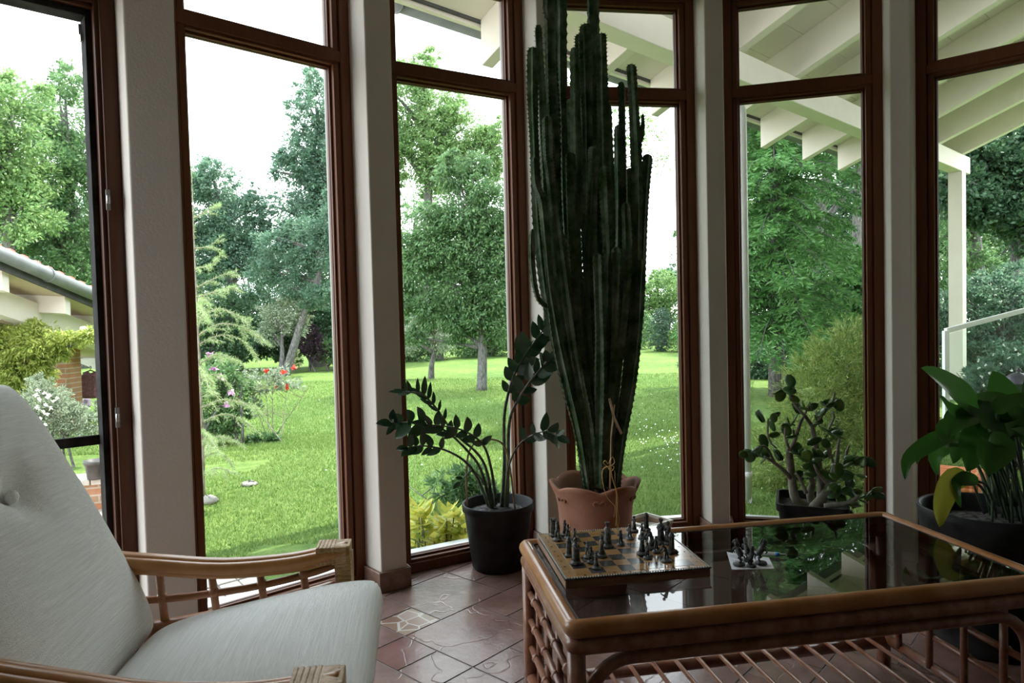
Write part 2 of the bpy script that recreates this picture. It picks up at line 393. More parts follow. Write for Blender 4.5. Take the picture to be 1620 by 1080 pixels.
ma = nt.nodes.new('ShaderNodeMath'); ma.operation = 'MULTIPLY_ADD'; link(nt, cr, ma.inputs[0]); ma.inputs[1].default_value = .5; link(nt, noise(nt, vec, 14, 6, .7), ma.inputs[2])
bump(nt, b, ma.outputs[0], .28, .006); MT['floor'] = m
m, nt, b = new_mat('floor_mosaic'); vec = coords(nt, 'Object', (1, 1, 1))
vo = nt.nodes.new('ShaderNodeTexVoronoi'); vo.inputs['Scale'].default_value = 14; link(nt, vec, vo.inputs['Vector'])
ve = nt.nodes.new('ShaderNodeTexVoronoi'); ve.feature = 'DISTANCE_TO_EDGE'; ve.inputs['Scale'].default_value = 14; link(nt, vec, ve.inputs['Vector'])
sep = nt.nodes.new('ShaderNodeSeparateColor'); link(nt, vo.outputs['Color'], sep.inputs[0])
cc = ramp(nt, sep.outputs[0], [(0, (.22, .12, .08)), (.4, (.32, .24, .16)), (.7, (.30, .17, .13)), (1, (.45, .40, .34))])
ed = ramp(nt, ve.outputs['Distance'], [(.03, (1, 1, 1)), (.05, (0, 0, 0))])
mx = nt.nodes.new('ShaderNodeMix'); mx.data_type = 'RGBA'; link(nt, ed, mx.inputs['Factor']); link(nt, cc, mx.inputs['A']); mx.inputs['B'].default_value = (.55, .52, .47, 1)
link(nt, mx.outputs['Result'], b.inputs['Base Color']); b.inputs['Roughness'].default_value = .35; MT['mosaic'] = m
MT['grout'] = mat('floor_grout', (.20, .19, .18), .9, var=.2, nscale=30)
TO, ta, tb, TS = V3((-.300, 2.621, 0)), V3((.741, -.671, 0)), V3((.671, .741, 0)), .177
occ = {}; tiles = []
def put(i, j, a, b_, mosaic=False):
    cells = [(i + x, j + y) for x in range(a) for y in range(b_)]
    if any(c in occ for c in cells): return False
    for c in cells: occ[c] = 1
    tiles.append((i, j, a, b_, mosaic)); return True
for t in ((-2, 0, 2, 2), (-1, -1, 1, 1, True), (0, -1, 2, 2), (0, 1, 1, 2), (-2, -2, 1, 2), (0, -3, 2, 1), (0, -2, 1, 1), (1, -2, 1, 1), (1, 1, 1, 1), (-1, 2, 1, 2), (-2, 2, 1, 1), (2, 0, 2, 2), (2, -1, 1, 1), (-3, 0, 1, 2), (-3, 2, 1, 1)): put(*t)
rnd = random.Random(4)
ins = lambda p: XL - .1 < p.x < XR + .1 and BY - .1 < p.y < 3.75
for i in range(-46, 46):
    for j in range(-46, 46):
        if (i, j) in occ or not ins(TO + ta * (i * TS) + tb * (j * TS)): continue
        o = [(2, 2), (2, 2), (2, 1), (1, 2), (1, 1), (2, 3), (3, 2)]; rnd.shuffle(o)
        for a, b_ in o + [(1, 1)]:
            if put(i, j, a, b_, (a, b_) == (1, 1) and rnd.random() < .2): break
mb = MB(); gp = .0035
from mathutils.geometry import intersect_line_line_2d
def clip(poly, mask):                                           # Sutherland-Hodgman against a convex outline
    for q in range(len(mask)):
        a, c = mask[q], mask[(q + 1) % len(mask)]; out = []
        f = lambda p: (c[0] - a[0]) * (p[1] - a[1]) - (c[1] - a[1]) * (p[0] - a[0])
        for r in range(len(poly)):
            p0, p1 = poly[r], poly[(r + 1) % len(poly)]; f0, f1 = f(p0), f(p1)
            if f0 >= 0: out.append(p0)
            if f0 * f1 < 0:
                t = f0 / (f0 - f1); out.append((p0[0] + (p1[0] - p0[0]) * t, p0[1] + (p1[1] - p0[1]) * t))
        poly = out
        if len(poly) < 3: return []
    return poly
fo0 = [(XL, BY), (XR, BY), tuple((B1 + nR * .05)[:2])] + [tuple((f[e] + f['n'] * .03 + f['u'] * (FW if e == 'R' else -FW))[:2]) for f in FAC[::-1] for e in ('R', 'L')] + [tuple((A1 + nL * .05)[:2])]
def hull(P):
    P = sorted(set((round(a, 4), round(c, 4)) for a, c in P)); H = []
    for seq in (P, P[::-1]):
        h = []
        for p in seq:
            while len(h) > 1 and (h[-1][0] - h[-2][0]) * (p[1] - h[-2][1]) - (h[-1][1] - h[-2][1]) * (p[0] - h[-2][0]) <= 0: h.pop()
            h.append(p)
        H += h[:-1]
    return H
fo = hull(fo0)
for (i, j, a, b_, mo) in tiles:
    p = TO + ta * (i * TS) + tb * (j * TS)
    x0, x1, y0, y1 = gp, a * TS - gp, gp, b_ * TS - gp
    q = [p + ta * x + tb * y for x, y in ((x0, y0), (x1, y0), (x1, y1), (x0, y1))]
    q = clip([(c[0], c[1]) for c in q], fo)
    if len(q) < 3: continue
    mb.prism(q, -.012, 0, 2 if mo else 0)
mb.prism(fo, -.2, -.0025, 1)
struct(mb.build('floor', [MT['floor'], MT['grout'], MT['mosaic']]), 'reddish grey stone tiles laid diagonally')
# ================================================================= armchair (local: x forward, y towards the windows, z up)
m, nt, b = new_mat('ribbed_linen')
v = coords(nt, 'Object', (60, 1.2, 60)); n1 = noise(nt, v, 5, 5, .7); v2 = coords(nt, 'Object'); n2 = noise(nt, v2, 420, 2)
link(nt, ramp(nt, n1, [(.32, (.74, .74, .715)), (.68, (.92, .925, .90))]), b.inputs['Base Color'])
ma = nt.nodes.new('ShaderNodeMath'); ma.operation = 'MULTIPLY_ADD'; link(nt, n1, ma.inputs[0]); ma.inputs[1].default_value = 1.2; link(nt, n2, ma.inputs[2])
bump(nt, b, ma.outputs[0], .5, .004); b.inputs['Roughness'].default_value = .95; b.inputs['Specular IOR Level'].default_value = .15
b.inputs['Sheen Weight'].default_value = .15
MT['linen'] = m
ch = thing('armchair', 'rattan armchair with pale grey linen cushions standing by the garden door', 'armchair', (-.36, 1.417, 0), math.radians(8.0))
R_, RP, BD = MT['chair_rod'], MT['chair_cane'], MT['binding']
ARM = [(-.74, .705), (-.66, .660), (-.55, .632), (-.45, .612), (-.30, .585), (-.15, .580), (-.05, .590), (.0, .598)]
for sgn, nm in ((1, 'far'), (-1, 'near')):
    y = .338 * sgn; xo = -.025 * sgn
    yy = lambda x: sgn * (.338 + .12 * min(0, x))               # the arms draw together towards the back
    arm = MB(); pts = spline([(x + xo, yy(x), z - .022) for x, z in ARM], 26)
    for dy in (-.0185, .0, .0185): arm.tube([(p.x, p.y + dy, p.z + (.004 if dy == 0 else 0)) for p in pts], .0155, 8)
    for dy in (-.012, .012): arm.tube([(p.x, p.y + dy, p.z - .015) for p in pts], .0120, 8)
    ob = arm.build('armrest', RP, ch)
    bd = MB()
    bd.box((-.078 + xo, y - .0345, .5465), (-.002 + xo, y + .0345, .5895)); bd.box((-.032 + xo, y - .030, .495), (.006 + xo, y + .030, .5905))
    for q in range(5): bd.box((-.0775 + xo + q * .0095, y - .0358, .5452), (-.0690 + xo + q * .0095, y + .0358, .5912))
    for q in range(6): bd.box((-.0335 + xo, y - .0315, .496 + q * .0105), (.0075 + xo, y + .0315, .5055 + q * .0105))
    bd.build('cane_wrapping', BD, ob, bevel=.0025)
    lg = MB(); lg.tube([(-.012 + xo, y, .57), (-.012 + xo, y, .30), (-.006 + xo, y, .012)], .023, 10); lg.build('leg', RP, ch)
    lg = MB(); lg.tube(spline([(-.72, yy(-.72), .69), (-.64, yy(-.64), .45), (-.63, yy(-.63), .25), (-.70, yy(-.70), .012)], 12), .021, 10); lg.build('leg', R_, ch)
    rl = MB(); rl.tube(spline([(x + xo, yy(x), z) for x, z in ((-.64, .425), (-.45, .428), (-.2, .448), (-.02, .478))], 12), .021, 10); rl.build('side_rail', R_, ch)
    rl = MB(); rl.tube(spline([(x + xo, yy(x), z) for x, z in ((-.62, .520), (-.45, .500), (-.25, .502), (-.1, .520), (-.02, .540))], 14), .0095, 8); rl.build('lattice_bar', R_, ch)
    for x, z0, z1 in ((-.105, .455, .565), (-.205, .44, .562), (-.315, .43, .570), (-.43, .42, .59), (-.55, .42, .615)):
        x += xo; y2 = yy(x - xo); st = MB(); st.tube([(x, y2, z0), (x - .006, y2, (z0 + z1) / 2), (x - .012, y2, z1)], .0095, 8)
        mid = .502 + .035 * max(0, (x - xo + .25) / .25); st.ball((x - .006, y2, mid), .0145, 8)
        st.build('lattice_upright', R_, ch)
    lo = MB(); lo.tube([(-.02 + xo, y, .16), (-.66, yy(-.66), .16)], .016, 8); lo.build('stretcher', R_, ch)
for x, z, r in ((-.012, .36, .020), (-.64, .36, .020), (-.69, .12, .016), (-.012, .12, .016)):
    e = .338 + .12 * x; t = MB(); t.tube([(x + (.02 if x > -.1 else 0), -e, z), (x - (.025 if x > -.1 else 0), e, z)], r, 10); t.build('cross_rail', R_, ch)
for y in (-.18, -.06, .06, .18):
    t = MB(); t.tube(spline([(-.62, y, .38), (-.74, y, .68), (-.86, y, 1.0)], 8), .014, 8); t.build('back_slat', R_, ch)
t = MB(); t.tube(spline([(-.72, -.25, .68), (-.83, -.25, .96), (-.87, -.19, 1.01), (-.87, .19, 1.01), (-.83, .25, .96), (-.72, .25, .68)], 30), .019, 10); t.build('back_frame', R_, ch)
def cushion(name, w, l, th, parent, Mx, buttons=(), nx=34, ny=34, crown=.03, taper=0.0, rr=.045, pw=5.0):
    """soft cushion: w along y, l along x, edges rounded by a superellipse, dents where buttons pull it in"""
    mb = MB(); top = []; 
    def prof(t): return (1 - abs(t) ** pw) ** (1 / 2.4) if abs(t) < 1 else 0
    for side in (1, -1):
        base = len(mb.v); vs = []
        for i in range(nx + 1):
            for j in range(ny + 1):
                a = math.sin(math.pi * .5 * (2 * i / nx - 1)); c = math.sin(math.pi * .5 * (2 * j / ny - 1))
                h = prof(a) * prof(c)
                z = side * (th / 2 * h + crown * (1 - a * a) * (1 - c * c) * h)
                cx = a * l / 2; cy = c * w / 2
                # rounded corners in plan
                if taper: cy *= 1 - taper * min(1, max(0, (cx / l + .10) / .55)) ** 1.3
                ex = max(0, abs(cx) - (l / 2 - rr)); ey = max(0, abs(cy) - (w / 2 - rr)); q = math.hypot(ex, ey)
                if q > 1e-9 and ex > 0 and ey > 0:
                    s = min(1, rr / q); cx = math.copysign(l / 2 - rr + ex * s, cx); cy = math.copysign(w / 2 - rr + ey * s, cy)
                if side > 0:
                    for bx, by in buttons:
                        d = math.hypot(cx - bx, cy - by); z -= .040 * math.exp(-(d / .045) ** 2)
                        z -= .010 * math.exp(-(abs(cx - bx) / .018) ** 2) * math.exp(-(abs(cy - by) / .16) ** 2)
                vs.append((cx, cy, z))
        fs = [(i * (ny + 1) + j, (i + 1) * (ny + 1) + j, (i + 1) * (ny + 1) + j + 1, i * (ny + 1) + j + 1) for i in range(nx) for j in range(ny)]
        if side < 0: fs = [f[::-1] for f in fs]
        mb.add([Mx @ V3(p) for p in vs], fs, 0, True)
    ob = mb.build(name, MT['linen'], parent)
    import bmesh
    bm = bmesh.new(); bm.from_mesh(ob.data); bmesh.ops.remove_doubles(bm, verts=bm.verts, dist=1e-5); bmesh.ops.recalc_face_normals(bm, faces=bm.faces); bm.to_mesh(ob.data); bm.free()
    return ob
Ms = Matrix.Translation((-.208, 0, .446)) @ Matrix.Rotation(math.radians(-9), 4, 'Y')
seat = cushion('seat_cushion', .60, .55, .115, ch, Ms, crown=.018, rr=.085)
bx0, bz0, bl, ba = -.450, .418, .675, math.radians(25.5)
Mb = Matrix(((-math.sin(ba), 0, math.cos(ba), bx0 - .045 - bl / 2 * math.sin(ba)), (0, 1, 0, 0), (math.cos(ba), 0, math.sin(ba), bz0 + bl / 2 * math.cos(ba)), (0, 0, 0, 1)))
btn = [(.10, .0), (.10, .19), (.10, -.19), (-.12, .10), (-.12, -.10)]
btn = [(.09, .005), (.09, -.20)]
back = cushion('back_cushion', .60, bl, .12, ch, Mb, buttons=btn, crown=.028, taper=.07, rr=.03, pw=7.0)
for bx, by in btn:
    q = MB(); c = Mb @ V3((bx, by, .056)); q.ball(c, (.012, .014, .014), 12); q.build('button', MT['linen'], back)

R_, RP = MT['rattan'], MT['rattan_pale']
# ================================================================= coffee table (local: x along the front, y away)
ta_ = math.radians(9.5)
tb_ = thing('coffee_table', 'low rattan table with a dark smoked glass top', 'table', (.099, 1.435, 0), ta_)
TL, TW, TH = 1.215, .597, .502
def rounded(x0, y0, x1, y1, r, z, n=5):
    pts = []
    for cx, cy, a0 in ((x1 - r, y0 + r, -90), (x1 - r, y1 - r, 0), (x0 + r, y1 - r, 90), (x0 + r, y0 + r, 180)):
        for i in range(n + 1):
            a = math.radians(a0 + 90 * i / n); pts.append((cx + r * math.cos(a), cy + r * math.sin(a), z))
    return pts + [pts[0]]
for nm, ins_, z, r in (('top_rail', .020, TH - .0200, .0200), ('lower_rail', .022, TH - .0585, .0195), ('inner_rail', .040, TH - .044, .012)):
    mb = MB()
    p = rounded(ins_, ins_, TL - ins_, TW - ins_, .014, z)
    mb.tube(p, r, 12, cap=False); mb.build(nm, RP if nm == 'top_rail' else R_, tb_)
mb = MB(); mb.prism([p[:2] for p in rounded(.034, .034, TL - .034, TW - .034, .012, 0)[:-1]], TH - .014, TH - .008); mb.build('glass_top', MT['smoked'], tb_)
mb = MB(); mb.tube(rounded(.038, .038, TL - .038, TW - .038, .012, TH - .0105), .003, 6, cap=False); mb.build('glass_seal', MT['seal'], tb_)
for x in (.028, TL - .028):
    for y in (.028, TW - .028):
        mb = MB(); mb.tube([(x, y, TH - .070), (x, y, .2), (x, y, .002)], .0205, 12)
        mb.build('leg', R_, tb_)
for y in (.028, TW - .028):                                     # bent corner braces of the long sides
    arc = lambda x, sg: [(x + sg * .10 * (1 - math.cos(t)), y, .305 + .10 * math.sin(t)) for t in [i * math.pi / 16 for i in range(1, 9)]]
    mb = MB(); mb.tube([(.053, y, .12), (.053, y, .29)] + arc(.053, 1) + arc(TL - .053, -1)[::-1] + [(TL - .053, y, .29), (TL - .053, y, .12)], .0150, 10); mb.build('corner_brace', R_, tb_)
for x in (.028, TL - .028):
    for z in (.35, .27, .19):
        mb = MB(); mb.tube([(x, .04, z), (x, TW - .04, z)], .0095, 8)
        for q in range(4): mb.ball((x, .112 + q * .125, z), (.0135, .012, .0135), 8)
        mb.build('lattice_bar', R_, tb_)
    for q in range(4):
        mb = MB(); mb.tube([(x + (.011 if x < .5 else -.011), .112 + q * .125, .10), (x + (.011 if x < .5 else -.011), .112 + q * .125, TH - .068)], .0095, 8); mb.build('lattice_upright', R_, tb_)
    mb = MB(); mb.tube([(x, .03, .098), (x, TW - .03, .098)], .0165, 10); mb.build('stretcher', R_, tb_)
for y in (.045, TW - .045):
    mb = MB(); mb.tube([(.03, y, .090), (TL - .03, y, .090)], .0185, 10); mb.build('shelf_rail', R_, tb_)
for q in range(15):
    x = .108 + q * .0715
    mb = MB(); mb.tube([(x, .03, .111), (x, TW - .03, .111)], .0066, 8); mb.build('shelf_rod', R_, tb_)

# ================================================================= chess board
GT = TH - .008
BL, BWd, BH = .372, .358, .027
bc = V3((.114, 1.643, 0)); ba_ = math.radians(8.9)
cb = thing('chess_board', 'wooden chess board box with a studded rim lying on the smoked glass', 'chess board', (bc.x, bc.y, GT + .0005), ba_)
mb = MB(); mb.box((0, 0, 0), (BL, BWd, BH - .004)); mb.build('box', MT['board_side'], cb, bevel=.003)
mb = MB(); mx0, mx1, my0, my1 = .034, .034, .020, .022
cx, cy = (BL - mx0 - mx1) / 8, (BWd - my0 - my1) / 8
mb.box((-.002, -.002, BH - .004), (BL + .002, BWd + .002, BH - .001), 1); mb.box((.006, .006, BH - .0015), (BL - .006, BWd - .006, BH - .0004), 0)
for i in range(8):
    for j in range(8): mb.box((mx0 + i * cx + .0004, my0 + j * cy + .0004, BH - .0005), (mx0 + (i + 1) * cx - .0004, my0 + (j + 1) * cy - .0004, BH), (i + j) % 2)
for i in range(9):
    mb.box((mx0 + i * cx - .0004, my0, BH - .0004), (mx0 + i * cx + .0004, my0 + 8 * cy, BH + .0001), 2)
field = mb; mb = MB()
for i in range(56):
    x = .004 + i * (BL - .008) / 55
    for y in (.0025, BWd - .0025): mb.ball((x, y, BH - .0006), (.0022, .0018, .0016), 6)
    y = .004 + i * (BWd - .008) / 55
    for x in (.0025, BL - .0025): mb.ball((x, y, BH - .0006), (.0018, .0022, .0016), 6)
mb.build('stud_border', MT['bead'], cb)
def letters(items, size, mb, mi, thick=.0002):
    for ch_, x, y, z, rz in items:
        cu = bpy.data.curves.new('txt', 'FONT'); cu.body = ch_; cu.size = size; cu.align_x = 'CENTER'; cu.align_y = 'CENTER'; cu.extrude = thick
        o = bpy.data.objects.new('txt', cu); COL.objects.link(o); dg = bpy.context.evaluated_depsgraph_get(); me = o.evaluated_get(dg).to_mesh()
        M_ = Matrix.Translation((x, y, z)) @ Matrix.Rotation(rz, 4, 'Z')
        mb.add([M_ @ v.co for v in me.vertices], [tuple(p.vertices) for p in me.polygons], mi)
        o.evaluated_get(dg).to_mesh_clear(); bpy.data.objects.remove(o); bpy.data.curves.remove(cu)
it = []
for j in range(8):
    yy = my0 + (j + .5) * cy; it += [(str(j + 1), .018, yy, BH, 0), (str(j + 1), BL - .018, yy, BH, 0)]
    xx = mx0 + (j + .5) * cx; it += [('ABCDEFGH'[j], xx, .0125, BH, 0), ('ABCDEFGH'[j], xx, BWd - .013, BH, 0)]
letters(it, .012, field, 1)
field.build('playing_field', [MT['board_light'], MT['board_dark'], MT['board_light']], cb)

# ================================================================= chess pieces (cast metal figures)
def soldier(h, arms='side', bow=0.0, cap='round', skirt=False):
    mb = MB(); r = h * .265
    mb.lathe([(0, 0), (r, 0), (r * 1.04, h * .02), (r * 1.0, h * .07), (r * .72, h * .10), (r * .62, h * .13), (0, h * .135)], 18)
    hp = (0, 0, h * .46)
    if skirt: mb.lathe([(r * .62, h * .12), (r * .50, h * .3), (r * .36, h * .5), (r * .40, h * .56)], 12)
    else:
        for s in (-1, 1): mb.tube([(s * r * .36, 0, h * .12), (s * r * .33, -r * .1, h * .3), (s * r * .22, 0, h * .5)], [r * .17, r * .20, r * .28], 7)
    sh = (bow * h * .10, 0, h * .77)
    mb.tube([(0, 0, h * .44), (bow * h * .03, 0, h * .58), (bow * h * .08, 0, h * .70), sh, (bow * h * .13, 0, h * .81)], [r * .36, r * .34, r * .46, r * .42, r * .16], 9)
    hd = (bow * h * .17, 0, h * .88 - bow * h * .02)
    mb.ball(hd, (r * .30, r * .28, r * .36), 9)
    if cap == 'round': mb.lathe([(r * .36, 0), (r * .33, r * .18), (0, r * .38)], 9, (hd[0], hd[1], hd[2] + r * .06))
    elif cap == 'crown':
        mb.lathe([(r * .30, 0), (r * .42, r * .5), (r * .30, r * .42), (0, r * .3)], 9, (hd[0], hd[1], hd[2] + r * .15))
    elif cap == 'plume':
        mb.lathe([(r * .36, 0), (r * .33, r * .18), (0, r * .34)], 9, (hd[0], hd[1], hd[2] + r * .06)); mb.tube([(hd[0] - r * .3, 0, hd[2] + r * .2), (hd[0], 0, hd[2] + r * .62), (hd[0] + r * .3, 0, hd[2] + r * .4)], [r * .06, r * .12, r * .06], 5)
    for s in (-1, 1):
        a = V3((sh[0], s * r * .50, sh[2] - h * .01))
        if arms == 'side': p = [a, (a.x + r * .1, s * r * .66, h * .62), (a.x + r * .3, s * r * .52, h * .5)]
        elif arms == 'chest': p = [a, (a.x + r * .3, s * r * .66, h * .64), (a.x + r * .6, s * r * .14, h * .68)]
        elif arms == 'spear': p = [a, (a.x + r * .3, s * r * .72, h * .66), (a.x + r * .55, s * r * .55, h * (.74 if s > 0 else .56))]
        else: p = [a, (a.x + r * .5, s * r * .5, h * .66), (a.x + r * .9, s * r * .35, h * .56)]
        mb.tube(p, [r * .17, r * .15, r * .12], 6)
    if arms == 'spear': mb.tube([(r * .6 + sh[0], r * .55, h * .08), (r * .6 + sh[0], r * .55, h * 1.0)], r * .06, 5)
    return mb
def tower(h, top='castle', square=False):
    mb = MB(); r = h * .245
    if square:
        mb.box((-r * .95, -r * .95, 0), (r * .95, r * .95, h * .10)); mb.box((-r * .78, -r * .78, h * .10), (r * .78, r * .78, h * .15))
    else: mb.lathe([(0, 0), (r, 0), (r * 1.03, h * .03), (r * .95, h * .07), (r * .74, h * .09), (r * .62, h * .14), (0, h * .15)], 18)
    mb.lathe([(r * .66, h * .12), (r * .55, h * .2), (r * .50, h * .7), (r * .56, h * .74), (r * .50, h * .77), (0, h * .78)], 12)
    for q in range(6): a = q * math.pi / 3; mb.tube([(r * .52 * math.cos(a), r * .52 * math.sin(a), h * .15), (r * .47 * math.cos(a), r * .47 * math.sin(a), h * .74)], r * .10, 5)
    if top == 'castle':
        mb.lathe([(r * .50, h * .74), (r * .74, h * .80), (r * .76, h * .90), (r * .60, h * .90), (r * .58, h * .86), (0, h * .86)], 16)
        for q in range(6): a = q * math.pi / 3; mb.box((-.14 * r, -.16 * r, h * .88), (.14 * r, .16 * r, h * .97), M=Matrix.Translation((r * .66 * math.cos(a), r * .66 * math.sin(a), 0)) @ Matrix.Rotation(a, 4, 'Z'))
        mb.lathe([(r * .5, h * .86), (0, h * 1.0)], 10)
    else:
        mb.lathe([(r * .50, h * .74), (r * .68, h * .79), (r * .62, h * .84), (r * .5, h * .86), (r * .55, h * .90), (r * .35, h * .96), (0, h)], 12)
    return mb
def royal(h, crown=True):
    mb = MB(); r = h * .225
    mb.lathe([(0, 0), (r, 0), (r * 1.04, h * .02), (r * .98, h * .06), (r * .78, h * .09), (r * .70, h * .13), (0, h * .14)], 18)
    mb.lathe([(r * .72, h * .12), (r * .62, h * .3), (r * .48, h * .52), (r * .54, h * .66), (r * .60, h * .73), (r * .42, h * .78), (r * .18, h * .81), (0, h * .82)], 14, fn=lambda R, z, a, i: (R * (1 + .07 * math.cos(7 * a)), z))
    mb.ball((0, 0, h * .865), (r * .27, r * .27, r * .36), 10)
    if crown: mb.lathe([(r * .28, h * .89), (r * .48, h * .985), (r * .44, h * 1.0), (r * .25, h * .965), (0, h * .97)], 10)
    else: mb.lathe([(r * .34, h * .86), (r * .40, h * .93), (r * .2, h * .99), (0, h)], 10)
    for s in (-1, 1): mb.tube([(0, s * r * .58, h * .73), (r * .45, s * r * .62, h * .6), (r * .55, s * r * .12, h * .58)], [r * .18, r * .17, r * .13], 6)
    mb.tube([(r * .62, 0, h * .13), (r * .62, 0, h * .72)], r * .07, 5); mb.box((r * .55, -r * .22, h * .62), (r * .69, r * .22, h * .65))
    return mb
def horse(h):
    mb = MB(); r = h * .23
    mb.lathe([(0, 0), (r, 0), (r * 1.03, h * .02), (r * .95, h * .07), (r * .6, h * .10), (0, h * .11)], 18)
    B = lambda p: V3((p[0] * h, p[1] * h, p[2] * h))
    mb.tube([B(p) for p in ((-.10, 0, .34), (-.06, 0, .42), (.02, 0, .56), (.07, 0, .68))], [.07 * h, .125 * h, .12 * h, .10 * h], 10)      # rearing trunk
    mb.tube([B(p) for p in ((.06, 0, .66), (.10, 0, .80), (.13, 0, .90))], [.10 * h, .08 * h, .06 * h], 9)
    mb.tube([B(p) for p in ((.10, 0, .94), (.17, 0, .90), (.25, 0, .82))], [.05 * h, .047 * h, .028 * h], 8)
    for s in (-1, 1):
        mb.tube([B(p) for p in ((.11, s * .025, .96), (.105, s * .03, 1.0))], [.014 * h, .004 * h], 5)
        mb.tube([B(p) for p in ((-.08, s * .06, .38), (.0, s * .075, .28), (-.09, s * .07, .20), (-.04, s * .07, .09))], [.065 * h, .05 * h, .036 * h, .034 * h], 7)
        mb.tube([B(p) for p in ((.08, s * .055, .64), (.18, s * .07, .62 + s * .03), (.22, s * .07, .52 + s * .04), (.17, s * .07, .47 + s * .04))], [.05 * h, .038 * h, .03 * h, .028 * h], 7)
    mb.tube([B(p) for p in ((-.11, 0, .36), (-.20, 0, .34), (-.23, 0, .22), (-.19, 0, .13))], [.03 * h, .035 * h, .03 * h, .01 * h], 7)
    mb.tube([B(p) for p in ((.06, 0, 1.0), (.03, 0, .88), (-.01, 0, .74), (-.02, 0, .66))], [.02 * h, .035 * h, .035 * h, .015 * h], 6)
    return mb
ZP = GT + .0005 + BH + .0009
def q_(zx, zy): return on_z(840 + zx / 5.4, 800 + zy / 5.4, ZP)
def place(mb, name, p, top, material, label, rz, ztop=None, group='cast metal chess pieces on the board'):
    o = mb.build(name, material); o.location = p; o.rotation_euler = (0, 0, rz); tag(o, label, 'chess piece', group); return o
PX = MT['pewter']; PB = MT['bronze']
PIECES = [  # pixel of the base centre and of the top in a 5.4x crop of the board, shape, label
 (190, 258, 105, 'tower', PB, 'bronze chess tower at the far left corner of the board'),
 (228, 300, 128, 'pawn1', PB, 'bronze chess figure standing right in front of the far left tower'),
 (290, 255, 120, 'pawn2', PB, 'bronze chess soldier at the far edge, second from the far left tower'),
 (316, 285, 155, 'pawn3', PB, 'bronze chess soldier just in front of the far edge soldier, left half of the board'),
 (372, 322, 190, 'pawn1', PB, 'small bronze chess soldier behind the two tall columns on the left'),
 (325, 432, 265, 'tower2', PB, 'bronze column piece in the middle of the left border, the farther of the two columns'),
 (384, 498, 270, 'royal2', PB, 'bronze column piece nearest the left front of the board'),
 (484, 445, 300, 'pawn3', PB, 'bronze chess soldier, farthest of the three in front left of centre'),
 (514, 492, 345, 'pawn1', PB, 'bronze chess soldier, middle one of the three in front left of centre'),
 (559, 538, 385, 'pawn2', PB, 'bronze chess soldier nearest the front edge of the board'),
 (607, 440, 252, 'spear', PB, 'bronze plumed chess figure just left of the tall king in mid board'),
 (655, 352, 138, 'royal', PB, 'tall bronze chess king standing alone in the middle of the board'),
 (768, 342, 205, 'pawn3', PX, 'dark chess soldier nearest the tall king, on its right'),
 (845, 290, 155, 'pawn1', PX, 'dark chess soldier, second to the right of the tall king'),
 (882, 222, 85, 'pawn2', PX, 'dark chess soldier at the far edge under the cream planter'),
 (950, 268, 147, 'pawn3', PX, 'small dark chess soldier just left of the far dark tower'),
 (986, 212, 57, 'tower2', PX, 'dark chess tower at the far edge in front of the cream planter'),
 (952, 418, 222, 'pawn2', PX, 'dark chess figure at the left of the crowded right group'),
 (1034, 365, 187, 'bow', PX, 'dark chess figure leaning forward amid the right group'),
 (996, 455, 308, 'pawn1', PX, 'dark chess soldier nearest the viewer in the right group, left one'),
 (1072, 402, 255, 'pawn3', PX, 'dark chess soldier amid the right group, left of the dark queen'),
 (1112, 322, 110, 'royal', PX, 'dark chess king, the tallest piece of the right group'),
 (1172, 330, 130, 'royal2', PX, 'dark chess queen close beside the dark king on its right'),
 (1204, 404, 225, 'towersq', PX, 'dark square-based chess tower, rightmost piece on the board'),
 (1160, 480, 322, 'bow2', PX, 'dark stooping chess figure in front of the square-based tower')]
for zx, zy, zt_, kind, mm, lab in PIECES:
    zy -= 8; p = q_(zx, zy); h = (zy + 5 - zt_) / 5.4 * (p.y) / F * 1.0
    rz = math.pi / 2 * (-.2 if mm is PB else 2.2)
    mb = {'tower': lambda: tower(h), 'tower2': lambda: tower(h, 'cap'), 'towersq': lambda: tower(h, 'cap', True), 'royal': lambda: royal(h), 'royal2': lambda: royal(h, False),
          'pawn1': lambda: soldier(h), 'pawn2': lambda: soldier(h, 'chest', skirt=True), 'pawn3': lambda: soldier(h, 'spear'), 'spear': lambda: soldier(h, 'chest', cap='plume', skirt=True),
          'bow': lambda: soldier(h, 'front', 1.4, skirt=True), 'bow2': lambda: soldier(h, 'front', 1.2)}[kind]()
    nm = {'tower': 'chess_rook', 'tower2': 'chess_rook', 'towersq': 'chess_rook', 'royal': 'chess_king', 'royal2': 'chess_queen', 'spear': 'chess_bishop', 'bow': 'chess_bishop', 'bow2': 'chess_bishop'}.get(kind, 'chess_pawn')
    place(mb, nm, p, zt_, mm, lab, rz)
# note paper, pen and the taken horses
def t_(zx, zy, z=GT + .0004): return on_z(1120 + zx / 10.125, 820 + zy / 10.125, z)
pc = [t_(300, 540), t_(380, 820), t_(1065, 800), t_(975, 625)]
mb = MB(); n = 10; vs = []
for i in range(n + 1):
    for j in range(n + 1):
        u, w_ = i / n, j / n; a = pc[0].lerp(pc[3], u); c = pc[1].lerp(pc[2], u); p = a.lerp(c, w_); p.z += .0004 + .0012 * (max(0, .12 - u) / .12) ** 2
        vs.append(p)
mb.add([p for p in vs] , [(i * (n + 1) + j, i * (n + 1) + j + 1, (i + 1) * (n + 1) + j + 1, (i + 1) * (n + 1) + j) for i in range(n) for j in range(n)], 0, True)
mb.add([p - V3((0, 0, .0003)) for p in vs], [((i + 1) * (n + 1) + j, (i + 1) * (n + 1) + j + 1, i * (n + 1) + j + 1, i * (n + 1) + j) for i in range(n) for j in range(n)], 0, True)
rr = random.Random(3)
